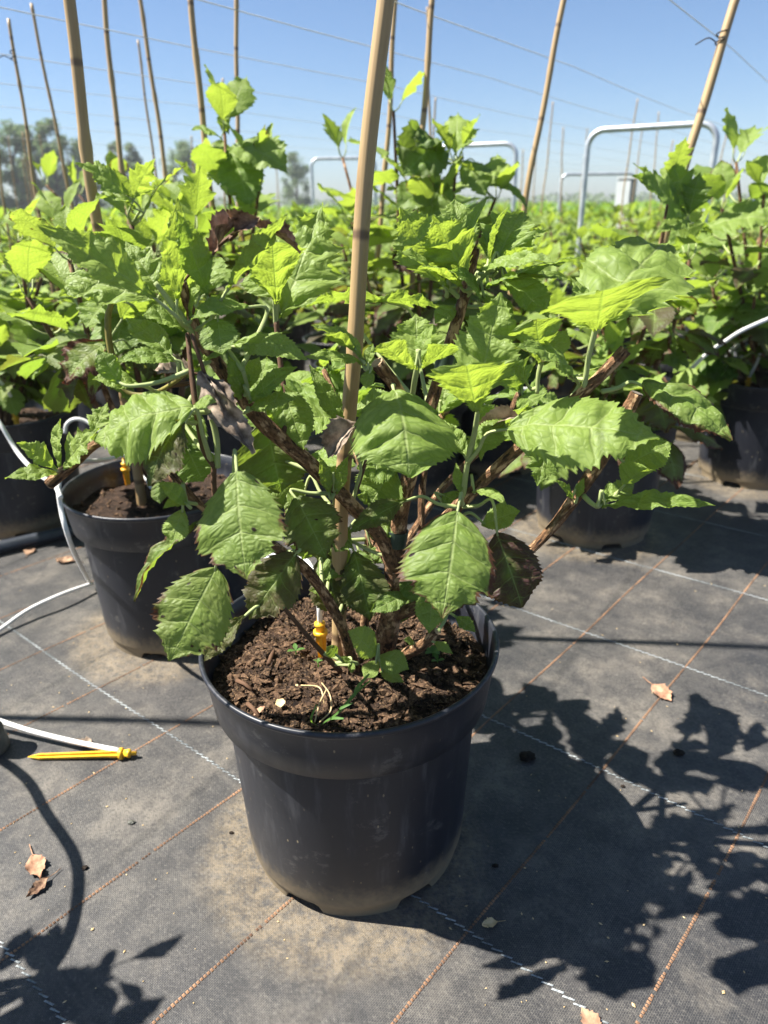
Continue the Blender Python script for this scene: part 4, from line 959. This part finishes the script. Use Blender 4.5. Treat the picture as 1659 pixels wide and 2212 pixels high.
# joined crowns for the far ones
def leaf_quadset(q, p, d, nn, sz, rr, kind='lobed'):
    v, f, uv_ = leaf_geo(kind, sz, sz*.75, 8, 2, rr, .25, .15, .6, .3, .8, 4, .12)
    M = frame(d, nn); q.add([M @ a + p for a in v], f, uv_)
CROWNS = []
for k in range(6):
    rr = random.Random(500+k); base = Vector((0, 0, .262)); tips = rand_tips(0, 0, rr, 6, .48, .70, .22)
    brs, lvs = plant_layout(base, tips, rr, 1.0, .095); q = MB(); s = MB()
    for p, d, nn, sz, c in lvs: leaf_quadset(q, p-base, d, nn, sz, rr, rr.choice(('lobed', 'oak', 'ovate')))
    for path in brs: s.tube([a-base for a in path], lerp_list([.007, .004], len(path)), 5)
    CROWNS.append((q.mesh('crown', [M_LEAF]), s.mesh('stems', [M_TWIG])))
print('field plants', len(cells))
GRP = 'potted hydrangeas on the nursery bed'
for i, (x, y, c_) in enumerate(cells):
    rr = random.Random(900+i)
    if y < 4.3:
        pot(x, y, 'black plastic pot among the crowded plants behind', rr.uniform(0, 6), i)
        make_plant((x, y, .262), rand_tips(x, y, rr, 5, .46, .71, .22), rr, 'hydrangea crowded among the potted plants behind', 1.1, .100)
    else:
        if y < 6: pot(x, y, 'black plastic pot among the crowded plants behind', rr.uniform(0, 6), i)
        e = empty('hydrangea_plant', (x, y, .262), rr.uniform(0, 6.28)); tag(e, 'small far hydrangea in the crowded rows towards the horizon', 'plant', GRP)
        e.scale = (1, 1, rr.uniform(.85, 1.08))
        cm, sm = CROWNS[i % 6]
        o = new_obj('crown', cm, e, False); o.color = (rr.choice((0, 0, .3)), rr.uniform(.5, .85), rr.choice((0, 0, .3)), 1); tag(o, kind='stuff')
        new_obj('stems', sm, e, False)
    if c_ and rr.random() < .30 and y > 2.6:
        lean = Vector((rr.uniform(-.07, .07), rr.uniform(-.05, .05), 1))
        a = Vector((x+.03, y, .27)); cane_pts(a, a+lean, rr.uniform(.0045, .007), rr.uniform(1.28, 1.5), .22, 'slender bamboo cane rising among the plants behind the main pot')
# the mass of leaves beyond
q = MB(); rr = random.Random(77)
for i in range(19000):
    y = 9.0*math.exp(rr.random()*math.log(60/9.0)); x = rr.uniform(-.85*y, .85*y); s = .10*max(1, (y/9)**.75)
    z = rr.uniform(.25, .70)+.05*noise.noise(Vector((x*1.5, y*1.5, 0)))
    a = rr.uniform(0, 6.28); el = rr.uniform(-.5, 1.0); d = Vector((math.cos(a)*math.cos(el), math.sin(a)*math.cos(el), math.sin(el)))
    M = frame(d, (rr.uniform(-.5, .5), rr.uniform(-.5, .5), 1)); p = Vector((x, y, z))
    q.add([M @ Vector(v)*s+p for v in ((0, 0, 0), (.4, .45, .06), (.18, .7, 0), (0, 1, -.1), (-.2, .68, 0), (-.4, .4, .06))], [(0, 1, 2, 3), (0, 3, 4, 5)])
tag(q.build('distant_plants', M_FAR, None, False), 'far mass of green nursery plants running to the horizon', 'plants', kind='stuff')

# ------------------------------------------------------------------ training wires
for k, v_ in enumerate((.57, 1.10, 1.45, 1.87, 2.40, 2.94, 3.6, 4.3, 5.1)):
    q = MB(); pts = []
    for i in range(41):
        u_ = -1.5+i*0.55; p = U*u_ + V*v_; pts.append((p.x, p.y, 1.25-.012*math.sin(math.pi*((u_*0.35) % 1))))
    q.tube(pts, .0012, 6)
    tag(q.build('training_wire', M_TWINE), 'thin beige wire stretched along a row of canes', 'wire', 'wires along the rows of canes')

def cane_tie(p, r, label, seed):
    rr = random.Random(seed); q = MB()
    q.tube([Vector(p)+Vector((r*math.cos(k*.7), r*math.sin(k*.7), .0018*k-.008)) for k in range(19)], .0016, 6)
    q.tube(smooth_path([Vector(p)+Vector((-r, -r*.4, 0)), Vector(p)+Vector((-r-.02, -.006, .008)), Vector(p)+Vector((-r-.045, -.004, -.004))], 6), .0014, 5)
    tag(q.build('cane_tie', M_TIE), label, 'tie', 'ties on the canes')
cane_tie(at(1556, 92, 1.848), .0105, 'dark tie knotted round the leaning cane at the wire', 1)
cane_tie(at(30, 128, 2.42), .007, 'grey tie end on the thin cane at the wire before the far trees', 2)
# ------------------------------------------------------------------ steel hoops
def hoop(xl, xr, ytop, Y, r, label, ztop=None, dy=0.0):
    a = at(xl, ytop, Y); b = at(xr, ytop, Y+dy); z = (a.z+b.z)/2; c = .09
    a.z = b.z = z; d = (b-a); d.z = 0; d.normalize()
    pts = [Vector((a.x, a.y, 0)), Vector((a.x, a.y, .5)), Vector((a.x, a.y, z-c))]
    for k in range(1, 9): th = k/8*math.pi/2; pts.append(Vector((a.x, a.y, z-c))+d*c*(1-math.cos(th))+Vector((0, 0, c*math.sin(th))))
    for k in range(0, 9): th = math.pi/2*(1-k/8); pts.append(Vector((b.x, b.y, z-c))-d*c*(1-math.cos(th))+Vector((0, 0, c*math.sin(th))))
    pts += [Vector((b.x, b.y, .5)), Vector((b.x, b.y, 0))]
    q = MB(); q.tube(pts, r, 12); tag(q.build('steel_hoop', M_STEEL), label, 'steel hoop', 'galvanised steel hoops in the field')
hoop(1273, 1552, 274, 4.6, .017, 'tall galvanised hoop crossed by the leaning cane', dy=-.35)
hoop(905, 1116, 314, 6.3, .017, 'galvanised hoop half hidden behind the curled leaves', dy=-.3)
hoop(1213, 1375, 376, 9.5, .018, 'low far galvanised hoop beside the small pale cabinet')
hoop(1490, 1640, 368, 9.5, .018, 'low far galvanised hoop behind the dense right-hand plants')
hoop(672, 810, 342, 9.5, .018, 'low far galvanised hoop behind the bushes and the pale main cane')
c0 = at(1355, 402, 8.5); cab = empty('control_cabinet', (c0.x, c0.y, 0)); tag(cab, 'small pale control cabinet with a grey side standing in the field', 'cabinet')
Mz = Matrix.Rotation(R(-35), 3, 'Z')
q = MB(); q.box((c0.x, c0.y, .52), .16, .12, 1.0, Mz); q.build('body', M_BOXD, cab, False)
q = MB(); o_ = Mz @ Vector((-.02, -.066, 0)); q.box((c0.x+o_.x, c0.y+o_.y, .53), .15, .012, .94, Mz); q.build('door', M_BOXW, cab, False)
q = MB(); q.box((c0.x, c0.y, 1.03), .19, .15, .02, Mz); q.build('lid', M_BOXW, cab, False)

# ------------------------------------------------------------------ trees on the horizon
def tree(px, ptop, w_px, Y, label, seed, shape=1.0):
    rr = random.Random(seed); top = at(px, ptop, Y); H = top.z; x, y = top.x, top.y; Wd = w_px/2*Y/1686.0
    e = empty('tree', (x, y, 0)); tag(e, label, 'tree', 'trees on the horizon')
    q = MB(); q.tube([(x, y, 0), (x+.1, y, H*.4), (x-.1, y, H*.85)], [H*.03, H*.022, H*.008], 8)
    for k in range(7):
        a = rr.uniform(0, 6.28); z = H*rr.uniform(.25, .7); q.tube([(x, y, z), (x+math.cos(a)*Wd*.7, y+math.sin(a)*Wd*.7, z+H*.16)], [H*.010, H*.003], 5)
    q.build('trunk', M_TRUNK, e)
    q = MB(); cl = []
    for k in range(34):
        a = rr.uniform(0, 6.28); t = rr.uniform(.06, .97); r = Wd*math.sin(math.pi*min(1, t*.86+.12))**.7*rr.uniform(.2, .95)
        cl.append((Vector((x+r*math.cos(a), y+r*math.sin(a), H*t)), Wd*rr.uniform(.22, .42)))
    for i in range(5200):
        c, r = cl[rr.randrange(len(cl))]
        d = Vector((rr.gauss(0, 1), rr.gauss(0, 1), rr.gauss(0, 1))); d.normalize(); p = c+d*r*rr.random()**.6; p.z = max(.3, min(H, p.z))
        s = H*.016*rr.uniform(.6, 1.4); M = frame((rr.gauss(0, 1), rr.gauss(0, 1), rr.gauss(0, 1)), (rr.gauss(0, 1), rr.gauss(0, 1), rr.gauss(0, 1)+.5))
        q.add([M @ Vector(v)*s+p for v in ((0, -1, 0), (.7, 0, .1), (0, 1, 0), (-.7, 0, .1))], [(0, 1, 2, 3)])
    tag(q.build('crown', M_TREE, e, False), kind='stuff')
for k, (px, pt, w, Y, lb) in enumerate([(10, 252, 80, 60, 'tall dark tree in the clump at the far left horizon'), (55, 262, 70, 62, 'tall dark tree in the clump at the far left horizon'), (95, 250, 70, 60, 'tall dark tree in the clump at the far left horizon'),
        (140, 285, 70, 61, 'tall dark tree in the clump at the far left horizon'), (175, 300, 50, 62, 'tall dark tree in the clump at the far left horizon'), (-50, 262, 80, 60, 'tall dark tree in the clump at the far left horizon'),
        (242, 285, 40, 70, 'thin tree seen between two slender canes'), (278, 300, 44, 70, 'thin tree seen between two slender canes'), (398, 298, 78, 66, 'round bushy tree alone on the horizon beside the erect shoot'), (635, 322, 60, 75, 'small round tree beside the far low hoop')]):
    tree(px, pt+8, w*1.3, Y, lb, 60+k)
q = MB(); rr = random.Random(4)
for i in range(5000):
    x = rr.uniform(-110, 130); y = 150+rr.uniform(-4, 4); z = rr.uniform(0, 2.2+1.3*noise.noise(Vector((x*.06, 0, 0))))
    M = frame((rr.gauss(0, 1), rr.gauss(0, 1), rr.gauss(0, 1)), (rr.gauss(0, 1), rr.gauss(0, 1), rr.gauss(0, 1)+.5)); s = .5
    q.add([M @ Vector(v)*s+Vector((x, y, z)) for v in ((0, -1, 0), (.7, 0, .1), (0, 1, 0), (-.7, 0, .1))], [(0, 1, 2, 3)])
tag(q.build('distant_hedge', M_TREE, None, False), 'low dark hedge line on the far horizon', 'hedge', kind='stuff')

# ------------------------------------------------------------------ drip irrigation
def tube_obj(name, pts, r, mat, label, cat='tube', group='white drip tubes'):
    q = MB(); q.tube(smooth_path(pts, 8), r, 9); return tag(q.build(name, mat), label, cat, group)
def dripper(p, d, label, ln=.13, nr=(0, 0, 1)):
    """stake with ribs, collar and nozzle; p = collar, d = towards the point"""
    p = Vector(p); d = Vector(d).normalized(); M = frame(d, nr)
    e = empty('drip_stake', p); tag(e, label, 'drip stake', 'yellow drip stakes')
    q = MB()
    prof = [(0, .0062), (.012, .0066), (.02, .0058), (ln*.8, .0050), (ln*.86, .0054), (ln, .0006)]
    for ax in range(2):
        vv = []; ff = []
        for (s, w) in prof:
            for a, b in ((-1, -.3), (1, -.3), (1, .3), (-1, .3)):
                k = Vector((a*w, s, b*w)) if ax == 0 else Vector((b*w, s, a*w)); vv.append(M @ k + p)
        for i in range(len(prof)-1):
            for j in range(4): ff.append((i*4+j, i*4+(j+1) % 4, (i+1)*4+(j+1) % 4, (i+1)*4+j))
        q.add(vv, ff)
    q.build('stake', M_YELLOW, e, False)
    q = MB(); q.tube([p-d*.003, p-d*.0025, p+d*.0025, p+d*.003], [.0062, .0092, .0092, .0062], 14); q.build('collar', M_YELLOW, e)
    q = MB(); q.tube([p-d*.002, p-d*.010, p-d*.0105, p-d*.014, p-d*.0145, p-d*.024], [.006, .006, .007, .007, .0034, .003], 12); q.build('nozzle', M_YELLOW, e)
    return e
# loose dripper lying on the fabric
pc = on(262, 1628, .0085); pt = on(60, 1635, .004); dv = pt-pc
dripper(pc, dv, 'loose yellow drip stake lying on the black fabric with its white tube', dv.length, (0, 0, 1))
tube_obj('drip_tube', [on(-160, 1520, .06), on(-40, 1545, .03), on(60, 1577, .017), on(160, 1602, .014), on(258, 1622, .013)], .0042, M_TUBE, 'white tube running to the loose yellow drip stake')
c0 = on(-12, 1618, .0); q = MB(); q.lathe([(.0, .0), (.026, .0), (.027, .004), (.027, .020), (.024, .022), (.024, .040), (.021, .042), (.021, .075), (.0, .076)], 28, (c0.x-.004, c0.y, 0))
tag(q.build('pipe_fitting', M_COUP), 'muddy grey round pipe fitting at the start of the loose white tube', 'pipe fitting')
# main pot's dripper
UPV = Vector((0, 0, .032))
dripper(on(695, 1412, .272)+UPV, (.02, 0, -1), 'yellow drip stake pushed into the soil beside the thick pale cane', .10, (0, -1, .2))
tube_obj('drip_tube', [on(695, 1412, .272)+UPV*1.5, on(695, 1412, .272)+UPV*2.3, at(678, 1240, .80), at(645, 1205, .86), at(560, 1225, .96), on(480, 1420, .03), on(470, 1395, .012)], .0036, M_TUBE, 'white tube rising from the dripper of the main pot')
# second pot
dripper(on(276, 1045, .272)+UPV, (.0, 0, -1), 'yellow drip stake in the soil beside the cane under the arched tube', .10, (0, -1, .2))
tube_obj('drip_tube', [on(276, 1045, .272)+UPV*1.4, on(276, 1045, .272)+UPV*1.9, at(225, 994, 1.34), at(165, 1000, 1.22), at(131, 1030, 1.15), at(130, 1090, 1.12), at(155, 1180, 1.13), on(192, 1255, .02)], .0042, M_TUBE, 'white arched tube over the rim of the pot with the cane')
tube_obj('drip_tube', [on(-60, 1400, .006), on(0, 1360, .010), on(60, 1318, .022), on(130, 1285, .028), on(200, 1260, .020)], .0042, M_TUBE, 'white tube lying across the fabric to the foot of the second pot')
tube_obj('drip_tube', [at(-40, 860, 1.35), at(0, 915, 1.32), at(40, 980, 1.30), at(80, 1022, 1.22), at(118, 1048, 1.12), at(131, 1075, 1.085)], .0042, M_TUBE, 'white tube sloping down past the dark pot to the second pot')
tube_obj('drip_tube', [at(140, 935, 1.5), at(145, 915, 1.5), at(165, 905, 1.5), at(195, 915, 1.5), at(230, 945, 1.48), at(300, 1010, 1.42), at(330, 1060, 1.36)], .0040, M_TUBE, 'white looped tube behind the second pot')
# third pot
dripper(on(40, 930, .272)+UPV, (.0, 0, -1), 'yellow drip stake in the pot beside the dark supply pipe', .10, (0, -1, .2))
tube_obj('drip_tube', [on(40, 930, .272)+UPV*1.4, at(28, 870, 1.75), at(10, 835, 1.70), at(-30, 800, 1.66)], .0042, M_TUBE, 'white tube bending up from the dripper of the pot by the pipe')
# right pots
dripper(on(1612, 848, .272)+UPV, (-.02, 0, -1), 'yellow drip stake beside the tuft of weed', .10, (0, -1, .2))
tube_obj('drip_tube', [on(1612, 848, .272)+UPV*1.4, at(1640, 770, 2.06), at(1636, 735, 2.08), at(1600, 740, 2.2), at(1540, 800, 2.3)], .0042, M_TUBE, 'grey white tube bending up from the stake beside the weed')
tube_obj('drip_tube', [at(1478, 812, 1.92), at(1492, 797, 1.9), at(1530, 762, 1.88), at(1570, 735, 1.87), at(1605, 713, 1.86), at(1680, 680, 1.88)], .0050, M_TUBE, 'straight white tube sloping up across the dark pots')
tube_obj('drip_tube', [at(1050, 875, 1.6), at(1075, 855, 1.62), at(1110, 842, 1.64), at(1150, 842, 1.66), at(1190, 860, 1.7), at(1230, 900, 1.7)], .0042, M_TUBE, 'white tube curving behind the upright young leaf')
# dark supply pipes on the ground
def pipe(pts, r, label): tube_obj('supply_pipe', pts, r, M_PIPE, label, 'pipe', 'dark supply pipes on the fabric')
a, b = on(0, 1182, .018), on(150, 1148, .018); dr = (b-a)
pipe([a-dr*4, a, b, b+dr*1.2], .0165, 'dark supply pipe lying on the fabric in front of the left pot')
# bundle of stakes and tubes lying far left
for k in range(7):
    rr = random.Random(30+k); p = on(40+k*40, 838+(k % 3)*9, .012); qd = Vector((1, rr.uniform(-.12, .12), 0))
    tube_obj('drip_tube', [p-qd*.16, p, p+qd*.2+Vector((0, 0, .006))], .004, M_TUBE, 'white tube in the loose bundle on the fabric behind the left pots')
for k in range(3): dripper(on(70+k*50, 846-k*4, .016), (1, .05*k, -.02), 'yellow drip stake in the loose bundle on the fabric behind the left pots', .11)
# an arched tube beside the neighbour outside the frame
tube_obj('drip_tube', [(-.86, .46, .285), (-.76, .50, .37), (-.67, .57, .40), (-.70, .70, .42), (-.77, .80, .40), (-.82, .89, .34), (-.92, 1.0, .18), (-1.0, 1.08, .008)], .0070, M_TUBE, 'white arched tube just beyond the loose yellow dripper')

# ------------------------------------------------------------------ bits on the ground and in the pot
def flake(c, s, seed, mat, label, cat='dead leaf', aspect=.7, lift=.5, rot=0.0, group='dead leaves on the fabric', kind='lobed'):
    rr = random.Random(seed); v, f, uv_ = leaf_geo(kind, s, s*aspect, 22, 4, rr, .25*lift*2, -.1, -.8*lift, 3.0*s/.05*.06, 3.2*lift, 7, .16, rr.uniform(-.6, .6))
    M = Matrix.Rotation(rot, 3, 'Z'); vv = [M @ p for p in v]; zm = min(p.z for p in vv); q = MB()
    q.add([p+Vector((c.x, c.y, 0.0018-zm)) for p in vv], f, uv_); th = M @ Vector((0, -1, 0))
    st = [Vector((c.x, c.y, .003))+th*(s*k) for k in (-.05, .25, .5)]
    z0 = (vv[4]).z-zm+.002; st[0].z = z0; q.tube(st, s*.015, 5)
    return tag(q.build('dead_leaf', mat), label, cat, group)
flake(on(1408, 1482), .050, 3, M_DEAD, 'dry salmon coloured leaf with a thin stalk lying on an orange thread', rot=R(200))
flake(on(72, 1852), .046, 5, M_DEAD, 'torn reddish brown dry leaf lying near the tube shadow', aspect=.5, rot=R(215), lift=.8)
flake(on(108, 1900), .034, 6, M_DEADB, 'small curled brown dry leaf tucked against the torn reddish leaf', aspect=.5, rot=R(150), lift=.9)
flake(on(1292, 2240), .030, 9, M_DEAD, 'pinkish dry leaf tip at the lower white thread', rot=R(20))
flake(on(1075, 1995), .020, 11, M_STRAW, 'small pale papery leaf scrap beside the pot shadow edge', rot=R(100), lift=.8)
flake(on(160, 1215), .050, 12, M_DEADB, 'crumpled brown dry leaf behind the second pot tube', rot=R(80), lift=.9)
flake(on(60, 1200), .040, 13, M_DEADB, 'flat brown dry leaf under the dark supply pipe', rot=R(10), lift=.4)
flake(on(200, 1612), .035, 14, M_DEADG, 'greyish crumpled dry leaf behind the loose yellow drip stake', rot=R(70), lift=.7, aspect=.5)
def clod(px, py, s, label, seed, mat=M_CLOD):
    rr = random.Random(seed); c = on(px, py); bm = bmesh.new(); bmesh.ops.create_icosphere(bm, subdivisions=3, radius=1)
    for v in bm.verts:
        k = 1+.35*noise.noise(v.co*1.7+Vector((seed, 0, 0)))+.25*noise.noise(v.co*4+Vector((seed, 3, 0)))
        v.co = Vector((v.co.x*k*s, v.co.y*k*s*.7, v.co.z*k*s*.45)); 
    zm = min(v.co.z for v in bm.verts)
    for v in bm.verts: v.co += Vector((c.x, c.y, -zm*.85))
    me = bpy.data.meshes.new('soil_clod'); bm.to_mesh(me); bm.free(); me.materials.append(mat)
    tag(new_obj('soil_clod', me), label, 'soil clod', 'dark clods on the fabric')
clod(1138, 1640, .0125, 'large dark clod lying inside the main plant shadow', 1)
clod(1466, 1630, .0085, 'dark clod in the sun beyond the leaf shadow', 2)
clod(1345, 1700, .0035, 'tiny dark crumb on the shaded orange thread', 3)
clod(1070, 1872, .004, 'tiny dark crumb in the shade right of the pot', 4)
clod(284, 1778, .0048, 'small grey angular stone on the sunlit fabric', 5, M_COUP)
clod(184, 1876, .0045, 'small dark crumb beside the torn reddish leaf', 6)
clod(500, 1800, .003, 'tiny dark crumb between the orange threads left of the pot', 7)
q = MB(); rr = random.Random(21)
for i in range(170):
    px, py = rr.uniform(0, 1659), rr.uniform(1180, 2210); c = on(px, py); s = rr.uniform(.0005, .0014)*(1.6 if rr.random() < .06 else 1); e = rr.uniform(1, 2.4); a = rr.uniform(0, 6.28)
    M = Matrix.Rotation(a, 3, 'Z')
    q.add([M @ Vector((x*s*e, y*s, z*s*.6))+Vector((c.x, c.y, s*.3+.0008)) for x, y, z in ((1, 0, 0), (0, 1, 0), (-1, 0, 0), (0, -1, 0), (0, 0, 1), (0, 0, -.6))], [(0, 1, 4), (1, 2, 4), (2, 3, 4), (3, 0, 4), (1, 0, 5), (2, 1, 5), (3, 2, 5), (0, 3, 5)])
tag(q.build('scattered_chips', M_STRAW, None, False), 'tiny pale seed chips scattered over the black fabric', 'chips', kind='stuff')
# soil litter in the main pot
SC = Vector((-.044, .752, 0))
def chip(px, py, s, seed, mat, label, asp=.5):
    p = on(px, py, .275); rr = random.Random(seed); v, f, uv_ = leaf_geo('round', s, s*asp, 12, 3, rr, .2, .1, .3, .05, 1.5, 4, .1)
    M = Matrix.Rotation(rr.uniform(0, 6.28), 3, 'Z') @ Matrix.Rotation(.25, 3, 'X'); q = MB(); q.add([M @ a + p for a in v], f, uv_)
    tag(q.build('wood_chip', mat), label, 'wood chip', 'chips on the potting soil')
chip(600, 1530, .014, 1, M_STRAW, 'pale yellow round chip on the lit soil', .8)
chip(640, 1478, .007, 2, M_STRAW, 'tiny yellow chip beside the grass roots on the soil')
chip(548, 1545, .016, 3, M_DEAD, 'tan flake on the soil by the front rim', .5)
def stick(p0, p1, r, label):
    a, b = on(*p0, .279), on(*p1, .277); q = MB(); q.tube([a, a.lerp(b, .5)+Vector((0, 0, .002)), b], [r, r*.9, r*.7], 7); tag(q.build('wood_stick', M_TWIG), label, 'wood stick', 'sticks on the potting soil')
stick((512, 1470), (545, 1490), .0028, 'short brown bark stick on the lit soil near the left rim')
stick((535, 1520), (560, 1548), .0028, 'brown bark stick beside the tan flake at the front rim')
stick((580, 1435), (592, 1405), .0028, 'bent bark stick at the back of the lit soil')
# weed grass and seedlings in the main pot
gr = empty('grass_weed', on(690, 1570, .27)); tag(gr, 'slender green grass weed leaning across the soil to the sprouts', 'weed')
def blade(pts, w):
    P = smooth_path([Vector(p) for p in pts], 8); q = MB(); vv = []; ff = []; n = len(P)
    for i, p in enumerate(P):
        t = (P[min(i+1, n-1)]-P[max(i-1, 0)]).normalized(); sd = t.cross(Vector((0, -.6, .8))).normalized(); k = w*math.sin(math.pi*min(1, .12+.88*(1-i/(n-1)))) ** .7
        vv += [p-sd*k, p+Vector((0, 0, -k*.4)), p+sd*k]
    for i in range(n-1): ff += [(i*3, i*3+1, i*3+4, i*3+3), (i*3+1, i*3+2, i*3+5, i*3+4)]
    q.add(vv, ff); return q.build('blade', M_WEED, gr)
blade([on(690, 1570, .27), at(735, 1535, .62), at(765, 1500, .63), at(800, 1470, .645)], .0016)
blade([on(690, 1570, .27), at(672, 1555, .605), at(684, 1522, .61)], .0012)
blade([on(692, 1566, .27), at(715, 1552, .61), at(742, 1552, .60)], .0016)
blade([at(735, 1535, .62), at(748, 1520, .625), at(770, 1498, .63)], .0016)
blade([at(765, 1500, .63), at(772, 1485, .635), at(798, 1455, .645)], .0018)
blade([at(745, 1525, .622), at(735, 1530, .615), at(762, 1518, .615)], .0014)
dg = empty('dry_grass', on(690, 1545, .27)); tag(dg, 'dry straw coloured grass blades curling on the soil', 'dry grass')
for k, pts in enumerate([[(690, 1560), (714, 1535), (712, 1500), (695, 1475)], [(680, 1560), (690, 1520), (705, 1490)], [(650, 1480), (690, 1485), (700, 1520)]]):
    q = MB(); q.tube(smooth_path([on(a, b, .282+.004*(i % 2)) for i, (a, b) in enumerate(pts)], 6), .0008, 5); q.build('blade', M_STRAW, dg)
def seedling(px, py, n, s, label, seed):
    p = on(px, py, .272); e = empty('seedling', p); tag(e, label, 'seedling', 'seedlings in the potting soil'); rr = random.Random(seed)
    q = MB(); q.tube([p-Vector((0, 0, .006)), p+Vector((0, 0, .010))], .0009, 5); q.build('stalk', M_WEED, e)
    a0 = rr.uniform(0, 6.28)
    for k in range(n):
        a = a0+k*6.283/n; d = Vector((math.cos(a), math.sin(a), .35)); v, f, uv_ = leaf_geo('ovate', s*rr.uniform(.7, 1.1), s*.5, 10, 3, rr, .2, .1, .6, .05, .5, 3, .03)
        q = MB(); M = frame(d, (0, 0, 1)); q.add([M @ b + p+Vector((0, 0, .009)) for b in v], f, uv_); q.build('leaf', M_WEED, e)
seedling(640, 1418, 3, .013, 'pale seedling on the lit soil behind the crumbs', 2)
seedling(688, 1442, 4, .006, 'tiny seedling beside the foot of the cane', 3)
seedling(935, 1422, 5, .016, 'dark seedling in the shaded soil right of the stems', 4)
seedling(945, 1440, 3, .012, 'low dark seedling in the shaded soil right of the stems', 5)
bm = bmesh.new(); bmesh.ops.create_uvsphere(bm, u_segments=14, v_segments=10, radius=.0062)
for v in bm.verts: v.co = Vector((v.co.x, v.co.y, v.co.z*1.2))+on(948, 1396, .280)
me = bpy.data.meshes.new('berry'); bm.to_mesh(me); bm.free(); me.materials.append(M_FLY)
for p_ in me.polygons: p_.use_smooth = True
tag(new_obj('berry', me), 'dark red berry lying on the shaded soil', 'berry')
# tuft of weed in the right-hand pot
wt = empty('weed_tuft', at(1548, 825, 2.06)); tag(wt, 'bright green tuft of weed in the far right pot', 'weed'); rr = random.Random(8); pb = at(1548, 822, 2.06)
for k in range(26):
    a = rr.uniform(0, 6.28); el = rr.uniform(.2, 1.3); d = Vector((math.cos(a)*math.cos(el), math.sin(a)*math.cos(el), math.sin(el))); s = rr.uniform(.04, .07)
    v, f, uv_ = leaf_geo('narrow', s, s*.28, 8, 2, rr, .3, .1, .5, .05, .5, 3, .03); M = frame(d, (0, -.2, 1)); q = MB(); q.add([M @ b + pb+Vector((0, 0, rr.uniform(-.005, .02))) for b in v], f, uv_); q.build('leaf', M_WEED, wt)

# ------------------------------------------------------------------ haze
T = NT('haze_air'); pv = T.n('ShaderNodeVolumePrincipled'); pv.inputs['Color'].default_value = (0.93, 0.96, 1.0, 1); pv.inputs['Density'].default_value = 0.0012; pv.inputs['Anisotropy'].default_value = 0.0
T.l(pv.outputs[0], T.out.inputs['Volume'])
q = MB(); q.box((0, 78, 5.0), 340, 204, 12.0); tag(q.build('haze', MATS['haze_air'], None, False), 'pale summer haze over the nursery field', 'haze', kind='stuff')
